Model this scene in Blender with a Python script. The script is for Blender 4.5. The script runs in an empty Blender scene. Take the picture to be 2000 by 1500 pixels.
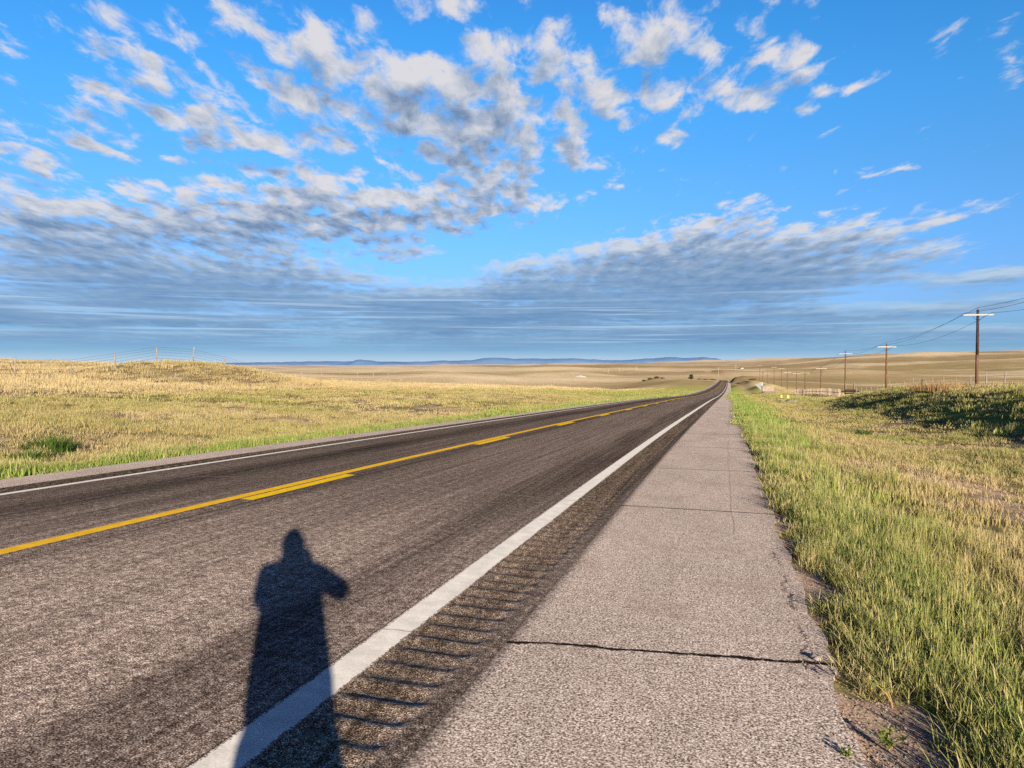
import bpy, bmesh, math, random
import numpy as np
from math import radians, sin, cos, tan, atan, pi
from mathutils import Vector, Matrix

random.seed(7)
RNG = np.random.default_rng(11)
SC = bpy.context.scene
COL = SC.collection

# ------------------------------------------------------------------ camera constants
F_PX, HOR = 1480.0, 712.0            # focal length and horizon, in units of a 2000 x 1500 frame
PITCH = atan((750 - HOR) / F_PX)
YAW = 0.2715                          # camera looks this far to the left of the road's direction (+Y)
CAM_H = 1.5316
SUN_EL = radians(13.4)
SUN_AZ = pi - (YAW + radians(15.7))   # clockwise from +Y
SUN_DIR = Vector((sin(SUN_AZ) * cos(SUN_EL), cos(SUN_AZ) * cos(SUN_EL), sin(SUN_EL)))
CS, SN = cos(YAW), sin(YAW)

# ------------------------------------------------------------------ small helpers
def tag(o, label=None, cat=None, group=None, kind=None):
    if label: o['label'] = label
    if cat: o['category'] = cat
    if group: o['group'] = group
    if kind: o['kind'] = kind
    return o

def link(name, mesh, mat=None, parent=None, smooth=False):
    o = bpy.data.objects.new(name, mesh)
    COL.objects.link(o)
    if mat is not None: mesh.materials.append(mat)
    if parent is not None: o.parent = parent
    if smooth: mesh.polygons.foreach_set('use_smooth', [True] * len(mesh.polygons))
    return o

def empty(name, loc=(0, 0, 0), rz=0.0):
    o = bpy.data.objects.new(name, None)
    COL.objects.link(o)
    o.location = loc; o.rotation_euler = (0, 0, rz); o.empty_display_size = .2
    return o

def mesh_from(name, v, f):
    m = bpy.data.meshes.new(name)
    m.from_pydata([tuple(map(float, p)) for p in v], [], [tuple(map(int, q)) for q in f])
    m.update()
    return m

class MB:
    """collects shapes that become ONE mesh"""
    def __init__(s): s.v = []; s.f = []
    def box(s, c, size, rot=None, taper=1.0):
        x, y, z = [q / 2 for q in size]
        b = len(s.v)
        for dz in (-1, 1):
            k = taper if dz > 0 else 1
            for dx, dy in ((-1, -1), (1, -1), (1, 1), (-1, 1)):
                p = Vector((dx * x * k, dy * y * k, dz * z))
                if rot is not None: p = rot @ p
                s.v.append((p.x + c[0], p.y + c[1], p.z + c[2]))
        for q in ((3, 2, 1, 0), (4, 5, 6, 7), (0, 1, 5, 4), (1, 2, 6, 5), (2, 3, 7, 6), (3, 0, 4, 7)):
            s.f.append(tuple(b + i for i in q))
        return s
    def tube(s, pts, radii, n=8, cap=True):
        pts = [Vector(p) for p in pts]
        if not hasattr(radii, '__len__'): radii = [radii] * len(pts)
        b = len(s.v)
        for i, p in enumerate(pts):
            d = (pts[min(i + 1, len(pts) - 1)] - pts[max(i - 1, 0)]).normalized()
            u = d.cross(Vector((0, 0, 1)) if abs(d.z) < .9 else Vector((1, 0, 0))).normalized()
            w = d.cross(u)
            for k in range(n):
                a = 2 * pi * k / n
                q = p + (u * cos(a) + w * sin(a)) * radii[i]
                s.v.append(tuple(q))
        for i in range(len(pts) - 1):
            for k in range(n):
                s.f.append((b + i * n + k, b + i * n + (k + 1) % n, b + (i + 1) * n + (k + 1) % n, b + (i + 1) * n + k))
        if cap:
            s.f.append(tuple(b + k for k in range(n))[::-1])
            s.f.append(tuple(b + (len(pts) - 1) * n + k for k in range(n)))
        return s
    def mesh(s, name): return mesh_from(name, s.v, s.f)
    def build(s, name, mat, parent=None, smooth=False): return link(name, s.mesh(name), mat, parent, smooth)

# ------------------------------------------------------------------ numpy noise
def _h(ix, iy, seed):
    ix = np.atleast_1d(ix); iy = np.atleast_1d(iy)
    h = (ix.astype(np.int64) * 374761393 + iy.astype(np.int64) * 668265263 + seed * 974711) & 0xffffffff
    h = ((h ^ (h >> 13)) * 1274126177) & 0xffffffff
    h = ((h ^ (h >> 16)) * 2246822519) & 0xffffffff
    return ((h ^ (h >> 15)) & 0xffff) / 65535.0

def vnoise(x, y, seed=0):
    x = np.asarray(x, float); y = np.asarray(y, float)
    ix = np.floor(x); iy = np.floor(y); fx = x - ix; fy = y - iy
    fx = fx ** 3 * (fx * (fx * 6 - 15) + 10); fy = fy ** 3 * (fy * (fy * 6 - 15) + 10)
    a = _h(ix, iy, seed); b = _h(ix + 1, iy, seed); c = _h(ix, iy + 1, seed); d = _h(ix + 1, iy + 1, seed)
    return (a + (b - a) * fx) * (1 - fy) + (c + (d - c) * fx) * fy

def fbm(x, y, seed=0, oct=4, gain=.5):
    s = 0; a = 1; t = 0
    for i in range(oct):
        s = s + a * vnoise(x * 2 ** i + 17.3 * i, y * 2 ** i - 9.1 * i, seed + i); t += a; a *= gain
    return s / t

def sstep(a, b, x):
    t = np.clip((np.asarray(x, float) - a) / (b - a), 0, 1)
    return t * t * (3 - 2 * t)

# ------------------------------------------------------------------ the road's line and profile
KY = np.array([0, 15, 40, 80, 150, 300, 500, 800.])
KZ = np.array([0.0, -0.3878, -1.0812, -2.2444, -4.638, -8.4579, -11.4792, -14.7979])
KX = np.array([0.0, 0.0, 0.1889, 0.5646, 0.9418, 2.3231, 4.0912, 6.0823])

def _spline(k, v):
    n = len(k); h = np.diff(k); A = np.eye(n); r = np.zeros(n)
    for i in range(1, n - 1):
        A[i, i - 1] = h[i - 1]; A[i, i] = 2 * (h[i - 1] + h[i]); A[i, i + 1] = h[i]
        r[i] = 6 * ((v[i + 1] - v[i]) / h[i] - (v[i] - v[i - 1]) / h[i - 1])
    m = np.linalg.solve(A, r)
    def f(x):
        x = np.asarray(x, float); xx = np.clip(x, k[0], k[-1])
        i = np.clip(np.searchsorted(k, xx) - 1, 0, n - 2)
        a = (k[i + 1] - xx) / h[i]; b = (xx - k[i]) / h[i]
        return a * v[i] + b * v[i + 1] + ((a ** 3 - a) * m[i] + (b ** 3 - b) * m[i + 1]) * h[i] ** 2 / 6
    return f
_sz, _sx = _spline(KY, KZ), _spline(KY, KX)

def zr(y):
    y = np.asarray(y, float)
    return _sz(y) - .0259 * np.minimum(y, 0) - np.where(y > 800, .011 * np.minimum(y - 800, 400) + .00008 * np.minimum(y - 800, 300) ** 2, 0)

def xc(y):
    y = np.asarray(y, float)
    return _sx(y) + np.where(y > 800, .006 * (y - 800) - .0004 * np.maximum(y - 800, 0) ** 2 * (y < 1100), 0)

T_EDGE, T_DARK, T_WHITE, T_YEL, T_LWH, T_LDARK, T_LEDGE = .5822, -1.2094, -1.8808, -5.5481, -9.1831, -9.78, -10.6355
CT = np.array([-60, T_LEDGE, T_LWH, T_YEL, T_WHITE, T_DARK, T_EDGE, 60])
CZ = np.array([.0025, .0025, .0094, .1533, .0291, .0062, .0066, .0066])
def crown(t): return np.interp(t, CT, CZ)
def edge_wob(y): return .05 * (fbm(y * 1.3, y * 0 + 3.1, 5, 3) - .5) * 2 + .03 * (vnoise(y * 6, y * 0, 9) - .5)

# ------------------------------------------------------------------ terrain
def px_az(px): return atan((px - 1000) / F_PX)             # to the right of the view direction
def world_at(px, depth):
    """point on the ground plan seen in column px (of 2000), depth metres ahead of the viewpoint"""
    rt = (px - 1000) / F_PX * depth
    return rt * CS - depth * SN, rt * SN + depth * CS
def z_at(py, depth): return CAM_H + (HOR - py) / F_PX * depth

BUMPS = []   # (x, y, sx, sy, rot, h)
def bump_px(px, depth, s_along, s_depth, h):
    x, y = world_at(px, depth)
    BUMPS.append((x, y, s_along, s_depth, px_az(px) - YAW, h))
bump_px(375, 60, 7.2, 5.0, 1.25)           # grassy mound by the left fence
bump_px(470, 66, 5.0, 4.5, .55)
bump_px(290, 56, 5.0, 4.0, .40)
bump_px(1280, 640, 13, 22, 3.6)            # scrub hillock
bump_px(1330, 560, 14, 30, 2.0)
bump_px(1458, 640, 20, 45, 5.5)            # dark banks past the dip, right of the road
bump_px(1474, 420, 9, 45, 3.2)
bump_px(1405, 980, 40, 60, 2.5)
bump_px(1100, 820, 60, 60, 4.0)
bump_px(880, 700, 40, 50, 3.0)
bump_px(1500, 330, 6, 40, 2.6)

def far_z(x, y):
    r = np.hypot(x, y)
    az = np.degrees(np.arctan2(x * CS + y * SN, -x * SN + y * CS))
    z = -13.5 + 32 * (fbm(x / 380, y / 380, 21, 4, .5) - .5) * sstep(120, 600, r)
    z = z + (44 * (fbm(x / 1400 + 4, y / 1400, 31, 4) - .5)) * sstep(900, 2500, r) * (.35 + .65 * sstep(2, 16, az))
    az2 = np.interp(az, [-180, -90, -40, -10, 3, 16, 22, 27, 34, 60, 90, 180], [10, 22, 4, 2, 9, 26, 40, 48, 55, 56, 40, 10])
    z = z + az2 * sstep(250, 3000, r)
    z = z - 10 * sstep(4500, 9000, r) * (az > 8) - 3 * sstep(6000, 12000, r)
    return z

def terrain(x, y):
    x = np.asarray(x, float); y = np.asarray(y, float)
    t = x - xc(y); r = np.hypot(x, y); base = zr(y)
    L = np.maximum(T_LEDGE - t, 0); R = np.maximum(t - T_EDGE, 0)
    # left field: rises gently to the fence
    relL = 1.62 * np.minimum(L / 31.0, 1.0) ** .95 - .12 * np.exp(-((L - 3) / 2.5) ** 2) + .10 * (fbm(x / 6, y / 6, 41, 3) - .5) * sstep(.6, 3, L)
    zl = base + relL
    plateau = 1.75 + .5 * (fbm(x / 30, y / 30, 45, 3) - .5) + .006 * np.maximum(L - 40, 0)
    w = sstep(30, 50, L) * sstep(105, 46, y)
    zl = zl * (1 - w) + np.maximum(plateau, zl - .5) * w
    # right side: shallow ditch, cut bank, plateau that sinks again near the gate
    Bn = np.interp(y, [-40, 42, 74, 84, 92, 98, 105, 116, 400], [1.15, 1.0, 1.0, .84, .52, .28, .10, .02, 0]) 
    Pn = np.interp(y, [-40, 80, 105, 128, 140, 180, 230, 300, 400], [1.0, 1.0, .95, .55, .25, .3, .45, .4, .2])
    ditch = -.42 * np.exp(-((R - 6) / 3.0) ** 2) - .035 * np.minimum(R, 2)
    wob = .9 * (fbm(y / 9, R * 0 + .3, 51, 3) - .5) * 2
    ridge = 1.60 * Bn * sstep(8.6 + wob, 15.0 + wob, R) 
    plat = 1.75 * Pn * sstep(15, 21, R)
    rel_r = ditch + np.where(R > 15, np.maximum(np.minimum(ridge, 1.60 * np.maximum(Bn, .0)) * sstep(26, 17, R), plat), ridge)
    rel_r = rel_r + .12 * (fbm(x / 4, y / 4, 61, 3) - .5) * sstep(.5, 3, R) + .34 * (fbm(x / 2.2, y / 2.2, 66, 3) - .5) * sstep(10, 12, R) * sstep(18, 14, R)
    zrt = base + rel_r
    near = np.where(L > 0, zl, np.where(R > 0, zrt, base))
    # under the pavement: sunk, so that the road sheets lie clear of it
    sink = .10 + .0007 * np.maximum(y, 0) + 2.5 * sstep(560, 900, y) * 0
    inside = np.minimum(sstep(0, .35, t - T_LEDGE - .05), sstep(0, .30, T_EDGE - .04 - t))
    near = near - sink * inside - .012
    wc = (1 - sstep(14, 60 + .12 * np.maximum(y, 0), np.abs(t + 5))) * (1 - sstep(820, 1000, y))
    wn = 1 - sstep(170, 520, r)
    W = np.maximum(wc, wn)
    z = near * W + far_z(x, y) * (1 - W)
    for bx, by, sa, sd, rot, h in BUMPS:
        dx, dy = x - bx, y - by
        u = dx * cos(rot) - dy * sin(rot); v = dx * sin(rot) + dy * cos(rot)
        q = (u / sa) ** 2 + (v / sd) ** 2
        z = z + h * np.exp(-q) * (.9 + .25 * fbm(x / 5, y / 5, 71, 3)) * sstep(0, 3, np.maximum(L, R))
    return z

# ------------------------------------------------------------------ grass cover: tint and height, shared by ground and blades
def cover(x, y):
    """colour (n,3) of the plants at a place, plus greenness, height, density"""
    t = x - xc(y); r = np.hypot(x, y)
    L = np.maximum(T_LEDGE - t, 0); R = np.maximum(t - T_EDGE, 0)
    n1 = fbm(x / 3.5, y / 3.5, 81, 4); n2 = fbm(x / 14, y / 14, 83, 3); n3 = fbm(x / 1.1, y / 1.1, 85, 2)
    left = L > 0
    gl = np.interp(L, [0, .35, .65, 1.1, 6, 14, 16, 18, 20, 45], [1, 1, .75, .48, .42, .44, .50, .30, .06, .10])
    far_green = sstep(60, 110, y) * np.interp(L, [0, 9, 13, 17, 21], [1, 1, .9, .5, 0]) * .78
    gl = np.maximum(gl, far_green * sstep(520, 380, y)) + (n1 - .5) * .8 * sstep(.5, 2, L) * (L < 20) + (n1 - .5) * .25 * (L >= 20)
    mound = np.exp(-((x + 41) / 9) ** 2 - ((y - 53) / 12) ** 2)
    gl = np.maximum(gl, .30 * mound)
    gr = np.interp(R, [0, .3, .9, 1.6, 2.4, 3.2, 5, 8, 10, 13, 16, 20], [.45, .72, .84, .68, .38, .27, .30, .46, .62, .62, .30, .12])
    gr = gr + .30 * sstep(12, 34, y) * np.interp(R, [0, 4, 7, 12], [1, .8, .1, 0]) + (n1 - .5) * 1.1 * sstep(.3, 1.2, R) * (R < 10) + (n3 - .5) * .35
    gr = gr * (1 - .85 * sstep(520, 640, y)) * (1 - .8 * sstep(300, 380, y) * (R > 5))
    g = np.where(left, gl, gr)
    g = np.clip(g, 0, 1) * (1 - sstep(420, 700, r) * .8)
    straw = np.array([.69, .52, .27]); pale = np.array([.78, .61, .34]); olive = np.array([.49, .44, .14]); green = np.array([.33, .47, .085]); pink = np.array([.64, .44, .28])
    n4 = fbm(x / 5.0 + 7, y / 5.0, 95, 4, .6)
    c = np.where((n2 > .52)[:, None], straw * .93, pale * .90) * 1.0
    kk = np.clip((n2 - .42) / .2, 0, 1)[:, None]
    c = pale * (1 - kk) + straw * kk
    c = c * (.72 + .56 * n4)[:, None]
    pk = (sstep(.56, .66, fbm(x / 2.4, y / 2.4, 93, 3)) * (R > 1.8) * (R < 9))[:, None]
    c = c * (1 - .6 * pk) + pink * .6 * pk
    k = np.clip(g * 2, 0, 1)[:, None]; c = c * (1 - k) + olive * k
    k = np.clip(g * 2 - 1, 0, 1)[:, None]; c = c * (1 - k) + green * k
    h = np.where(left, np.interp(L, [0, .3, .9, 1.6, 14, 18, 20, 30, 60], [.10, .17, .15, .115, .125, .14, .24, .24, .20]),
                 np.interp(R, [0, .3, .9, 3, 5, 9, 13, 18], [.07, .14, .21, .14, .10, .14, .19, .20]))
    d = np.where(left, sstep(.02, .30, L), sstep(.20, .42, R + 1.3 * (fbm(x * 1.5, y * 1.1, 87, 3) - .5) * sstep(3.0, .3, R) + .22 * sstep(5, 14, y) - .12 * sstep(4.5, 3.0, y)))
    d = d * np.where((R > .8) & (R < 10), np.clip(.15 + 2.2 * (n3 * .5 + n1 * .5 - .22), .12, 1), 1)
    d = d * np.where(L > .8, np.clip(.30 + 2.2 * (n3 * .6 + n1 * .4 - .28), .2, 1), 1)
    return c, g, h * (.6 + .8 * n3), np.clip(d, 0, 1)

# ------------------------------------------------------------------ node helpers
class NT:
    def __init__(s, tree): s.t = tree
    def n(s, typ, **kw):
        nd = s.t.nodes.new(typ)
        for k, v in kw.items():
            if k.startswith('i_'):
                key = k[2:]
                sock = nd.inputs[int(key)] if key.isdigit() else nd.inputs[key.replace('_', ' ')]
                s.set(sock, v)
            else: setattr(nd, k, v)
        return nd
    def set(s, sock, v):
        if isinstance(v, bpy.types.NodeSocket): s.t.links.new(v, sock)
        elif v is not None: sock.default_value = v
    def math(s, op, a, b=None, c=None, clamp=False):
        nd = s.t.nodes.new('ShaderNodeMath'); nd.operation = op; nd.use_clamp = clamp
        for i, v in enumerate((a, b, c)):
            if v is not None: s.set(nd.inputs[i], v)
        return nd.outputs[0]
    def vm(s, op, a, b=None, scale=None):
        nd = s.t.nodes.new('ShaderNodeVectorMath'); nd.operation = op
        s.set(nd.inputs[0], a)
        if b is not None: s.set(nd.inputs[1], b)
        if scale is not None: s.set(nd.inputs['Scale'], scale)
        return nd.outputs['Value'] if op in ('LENGTH', 'DOT_PRODUCT', 'DISTANCE') else nd.outputs['Vector']
    def mr(s, v, a, b, c=0.0, d=1.0, smooth=True):
        nd = s.t.nodes.new('ShaderNodeMapRange'); nd.interpolation_type = 'SMOOTHSTEP' if smooth else 'LINEAR'; nd.clamp = not smooth
        s.set(nd.inputs[0], v)
        for i, q in enumerate((a, b, c, d)): s.set(nd.inputs[1 + i], q)
        return nd.outputs[0]
    def mix(s, f, a, b, blend='MIX'):
        nd = s.t.nodes.new('ShaderNodeMix'); nd.data_type = 'RGBA'; nd.blend_type = blend; nd.clamp_factor = True
        s.set(nd.inputs[0], f); s.set(nd.inputs[6], a); s.set(nd.inputs[7], b)
        return nd.outputs[2]
    def noise(s, vec, scale=5, detail=3, rough=.5, dist=0.0, dim='3D'):
        nd = s.t.nodes.new('ShaderNodeTexNoise'); nd.noise_dimensions = dim
        s.set(nd.inputs['Vector'], vec); s.set(nd.inputs['Scale'], scale); s.set(nd.inputs['Detail'], detail)
        s.set(nd.inputs['Roughness'], rough); s.set(nd.inputs['Distortion'], dist)
        return nd.outputs[0]
    def vor(s, vec, scale=5, feature='F1', rand=1.0):
        nd = s.t.nodes.new('ShaderNodeTexVoronoi'); nd.feature = feature
        s.set(nd.inputs['Vector'], vec); s.set(nd.inputs['Scale'], scale)
        nd.inputs['Randomness'].default_value = rand
        return nd
    def ramp(s, f, stops, interp='LINEAR'):
        nd = s.t.nodes.new('ShaderNodeValToRGB'); cr = nd.color_ramp; cr.interpolation = interp
        while len(cr.elements) < len(stops): cr.elements.new(.5)
        for e, (p, c) in zip(cr.elements, stops):
            e.position = p; e.color = (c[0], c[1], c[2], 1) if hasattr(c, '__len__') else (c, c, c, 1)
        s.set(nd.inputs[0], f)
        return nd.outputs[0]
    def sep(s, v):
        nd = s.t.nodes.new('ShaderNodeSeparateXYZ'); s.set(nd.inputs[0], v); return nd.outputs
    def comb(s, x=0.0, y=0.0, z=0.0):
        nd = s.t.nodes.new('ShaderNodeCombineXYZ')
        for i, q in enumerate((x, y, z)): s.set(nd.inputs[i], q)
        return nd.outputs[0]
    def attr(s, name, typ='GEOMETRY'):
        nd = s.t.nodes.new('ShaderNodeAttribute'); nd.attribute_name = name; nd.attribute_type = typ
        return nd
    def bump(s, h, strength=.5, dist=.01):
        nd = s.t.nodes.new('ShaderNodeBump'); s.set(nd.inputs['Height'], h)
        s.set(nd.inputs['Strength'], strength); s.set(nd.inputs['Distance'], dist)
        return nd.outputs[0]

def new_mat(name):
    m = bpy.data.materials.new(name); m.use_nodes = True
    m.node_tree.nodes.clear()
    return m, NT(m.node_tree)

SUN_H = Vector((SUN_DIR.x, SUN_DIR.y, 0)).normalized()
def lean(nt, normal, k):
    """rough ground (stones, stems) shows its raised sides: lean the shading normal towards the sun by k, so it renders brighter"""
    a = nt.vm('SCALE', (SUN_H.x, SUN_H.y, 0), scale=k)
    return nt.vm('NORMALIZE', nt.vm('ADD', normal, a))

def finish(nt, color, normal=None, rough=.95, spec=.15):
    b = nt.n('ShaderNodeBsdfPrincipled')
    nt.set(b.inputs['Base Color'], color); nt.set(b.inputs['Roughness'], rough)
    nt.set(b.inputs['Specular IOR Level'], spec)
    if normal is not None: nt.set(b.inputs['Normal'], normal)
    o = nt.n('ShaderNodeOutputMaterial'); nt.t.links.new(b.outputs[0], o.inputs[0])
    return b

def simple(name, c1, c2, scale=8, stretch=(1, 1, 1), rough=.8, bump=.3, bdist=.01, spec=.2):
    m, nt = new_mat(name)
    tc = nt.n('ShaderNodeTexCoord')
    mp = nt.n('ShaderNodeMapping'); nt.set(mp.inputs[0], tc.outputs['Object']); mp.inputs['Scale'].default_value = stretch
    n = nt.noise(mp.outputs[0], scale, 5, .6)
    c = nt.mix(nt.mr(n, .35, .65), (*c1, 1), (*c2, 1))
    finish(nt, c, nt.bump(n, bump, bdist), rough, spec)
    return m

# ------------------------------------------------------------------ pavement materials
def uv_ts(nt):
    uv = nt.n('ShaderNodeUVMap'); uv.uv_map = 'ts'
    s = nt.sep(uv.outputs[0])
    return uv.outputs[0], s[0], s[1]

def stretch_noise(nt, t, s, kt, ks, detail=3, rough=.5, off=0.0):
    return nt.noise(nt.comb(nt.math('MULTIPLY', t, kt), nt.math('MULTIPLY', s, ks), off), 1.0, detail, rough)

def band(nt, v, c, w, soft):
    d = nt.math('ABSOLUTE', nt.math('SUBTRACT', v, c))
    return nt.mr(d, w, w + soft, 1.0, 0.0)

def asphalt_color(nt, uv, t, s, gain=1.0):
    sp = nt.noise(uv, 118, 2, .55)
    sp2 = nt.noise(uv, 30, 3, .6)
    sp3 = nt.noise(uv, 9, 3, .65)
    f = nt.math('ADD', nt.math('MULTIPLY', nt.math('SUBTRACT', sp, .5), 2.6), nt.math('ADD', nt.math('MULTIPLY', nt.math('SUBTRACT', sp2, .5), 1.25), nt.math('MULTIPLY', nt.math('SUBTRACT', sp3, .5), .7)))
    f = nt.math('ADD', f, .5, clamp=True)
    col = nt.ramp(f, [(0, (.034, .022, .018)), (.30, (.090, .063, .052)), (.55, (.215, .162, .134)), (.8, (.48, .385, .32)), (1, (.74, .62, .52))])
    # wheel paths, sealed seams, dragged tyre dark
    st = stretch_noise(nt, t, s, 1.1, .05, 3, .55)
    st2 = stretch_noise(nt, t, s, 9.0, .10, 3, .6, 4.0)
    st3 = stretch_noise(nt, t, s, 26.0, .22, 2, .5, 9.0)
    blot = stretch_noise(nt, t, s, .35, .12, 4, .6, 2.0)
    tone = nt.math('ADD', nt.math('MULTIPLY', nt.math('SUBTRACT', st, .5), .75), nt.math('ADD', nt.math('MULTIPLY', nt.math('SUBTRACT', st2, .5), 1.6), nt.math('MULTIPLY', nt.math('SUBTRACT', st3, .5), 1.7)))
    tone = nt.math('ADD', tone, nt.math('MULTIPLY', nt.math('SUBTRACT', blot, .5), .6))
    wv = nt.math('MULTIPLY', nt.math('SUBTRACT', stretch_noise(nt, t, s, .5, .09, 2, .5, 7.0), .5), .35)
    tw = nt.math('ADD', t, wv)
    dk = nt.math('MULTIPLY', band(nt, tw, -7.55, .15, .65), .6)
    dk = nt.math('ADD', dk, nt.math('MULTIPLY', band(nt, tw, -5.22, .08, .2), .55))
    dk = nt.math('ADD', dk, nt.math('MULTIPLY', band(nt, tw, -2.45, .12, .55), .34))
    dk = nt.math('ADD', dk, nt.math('MULTIPLY', band(nt, t, -9.5, .18, .15), .5))
    dk = nt.math('ADD', dk, nt.math('MULTIPLY', band(nt, t, -1.5, .29, .03), .28))
    lt = nt.math('MULTIPLY', nt.math('MULTIPLY', band(nt, tw, -4.1, .9, .9), nt.mr(s, 4.0, 11.0, 1.0, .25)), .55)
    lt = nt.math('ADD', lt, nt.math('MULTIPLY', band(nt, tw, -3.2, .1, .4), .12))
    tone = nt.math('SUBTRACT', nt.math('ADD', nt.math('ADD', tone, 1.0), lt), dk)
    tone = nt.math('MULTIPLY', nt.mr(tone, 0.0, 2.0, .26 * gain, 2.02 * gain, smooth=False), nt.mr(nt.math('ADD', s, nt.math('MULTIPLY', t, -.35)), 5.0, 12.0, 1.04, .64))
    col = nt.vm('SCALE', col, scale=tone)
    return col, f

def crack_mask(nt, t, s, cracks):
    """cracks: (s0, slope, t0, t1, width, jag)"""
    out = None
    j1 = nt.math('SUBTRACT', nt.noise(nt.comb(t, s, 0.0), 3.0, 4, .65), .5)
    j2 = nt.math('SUBTRACT', nt.noise(nt.comb(t, s, 5.0), 28.0, 3, .6), .5)
    for s0, b, t0, t1, w, jag in cracks:
        e = nt.math('SUBTRACT', s, nt.math('ADD', nt.math('MULTIPLY', t, b), s0))
        e = nt.math('ADD', e, nt.math('MULTIPLY', j1, .16 * jag)); e = nt.math('ADD', e, nt.math('MULTIPLY', j2, .035 * jag))
        m = nt.mr(nt.math('ABSOLUTE', e), w * .5, w * 1.3, 1.0, 0.0)
        m = nt.math('MULTIPLY', m, nt.math('MULTIPLY', nt.math('GREATER_THAN', t, t0), nt.math('LESS_THAN', t, t1)))
        out = m if out is None else nt.math('MAXIMUM', out, m)
    return out

def solve_ts(px, py):
    """road coordinates (t, s) of a photo pixel, on the pavement"""
    u, v = (px - 1000) / F_PX, (750 - py) / F_PX
    fw = cos(PITCH) + v * sin(PITCH); up = v * cos(PITCH) - sin(PITCH)
    dx, dy, dz = u * CS - fw * SN, u * SN + fw * CS, up
    lo, hi = .1, 900.0
    for _ in range(60):
        mid = (lo + hi) / 2
        x, y, z = dx * mid, dy * mid, CAM_H + dz * mid
        tt = x - float(xc(y))
        if z > float(zr(y)) + float(crown(tt)): lo = mid
        else: hi = mid
    return dx * lo - float(xc(dy * lo)), dy * lo

def crack_px(a, b, w, jag=1.0, ext=(0, 0)):
    (t0, s0), (t1, s1) = solve_ts(*a), solve_ts(*b)
    k = (s1 - s0) / (t1 - t0)
    return (s0 - k * t0, k, t0 - ext[0], t1 + ext[1], w, jag)
CRACKS = [crack_px((965, 1249), (1610, 1296), .022, 1.0, (.05, .3)), crack_px((1215, 987), (1505, 1004), .022, .5, (.05, .2)),
          crack_px((1286, 914), (1468, 921), .022, .5, (0, .2)), crack_px((1318, 872), (1452, 876), .024, .5, (0, .2)),
          crack_px((1340, 846), (1445, 849), .026, .5, (0, .2)), crack_px((1358, 829), (1440, 831), .03, .5, (0, .2))]
s_last = CRACKS[-1][0]
for i in range(6): CRACKS.append((s_last + 4.3 * (i + 1), -.06, -1.3, .7, .03, .5))

def rough_normal(nt, h, strength, dist, k): return lean(nt, nt.bump(h, strength, dist), k)

M_RUMB, nt = new_mat('milled_asphalt')
uv, t, s = uv_ts(nt)
col, f = asphalt_color(nt, uv, t, s, 1.0)
gzn = nt.math('MULTIPLY', nt.math('MAXIMUM', band(nt, t, -1.575, .17, .09), band(nt, t, -9.53, .14, .07)), nt.mr(s, 55, 85, 1.0, 0.0))
col = nt.vm('SCALE', col, scale=nt.math('MULTIPLY_ADD', gzn, .38, 1.0))
col = nt.vm('MULTIPLY', col, nt.mix(gzn, (1, 1, 1, 1), (1.0, .92, .76, 1)))
finish(nt, col, rough_normal(nt, f, .8, .012, nt.math('MULTIPLY_ADD', gzn, -.84, 1.0)), .95, .0)

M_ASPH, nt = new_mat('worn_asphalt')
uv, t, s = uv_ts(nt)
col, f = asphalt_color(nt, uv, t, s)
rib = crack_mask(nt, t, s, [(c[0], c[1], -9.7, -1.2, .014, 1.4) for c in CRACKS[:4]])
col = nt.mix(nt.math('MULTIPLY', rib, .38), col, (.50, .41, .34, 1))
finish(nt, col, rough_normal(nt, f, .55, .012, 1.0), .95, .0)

M_SHLD, nt = new_mat('chip_seal')
uv, t, s = uv_ts(nt)
sp = nt.noise(uv, 88, 2, .6, .4); sp2 = nt.noise(uv, 34, 3, .6); sp3 = nt.noise(uv, 10, 3, .6)
f = nt.math('ADD', nt.math('MULTIPLY', nt.math('SUBTRACT', sp, .5), 3.4), nt.math('MULTIPLY', nt.math('SUBTRACT', sp2, .5), 1.1))
f = nt.math('ADD', nt.math('ADD', f, nt.math('MULTIPLY', nt.math('SUBTRACT', sp3, .5), .45)), .5, clamp=True)
col = nt.ramp(f, [(0, (.12, .082, .066)), (.26, (.25, .185, .148)), (.50, (.49, .39, .325)), (.76, (.74, .62, .53)), (1, (.90, .79, .69))])
pt = stretch_noise(nt, t, s, 1.2, .35, 4, .6)
col = nt.vm('SCALE', col, scale=nt.mr(pt, .25, .75, 1.05, 1.42, smooth=False))
pc = nt.noise(uv, 1.3, 3, .6)
col = nt.mix(nt.math('MULTIPLY', nt.mr(pc, .5, .7), .3), col, (.42, .30, .25, 1))
# tar bleed near the dark strip
ed = nt.math('ADD', t, nt.math('MULTIPLY', nt.math('SUBTRACT', sp2, .5), .16))
col = nt.mix(nt.math('MULTIPLY', nt.mr(ed, T_DARK - .02, T_DARK + .09, .75, 0.0), nt.math('GREATER_THAN', t, -3.0)), col, (.07, .055, .05, 1))
cm = crack_mask(nt, t, s, CRACKS)
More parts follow.
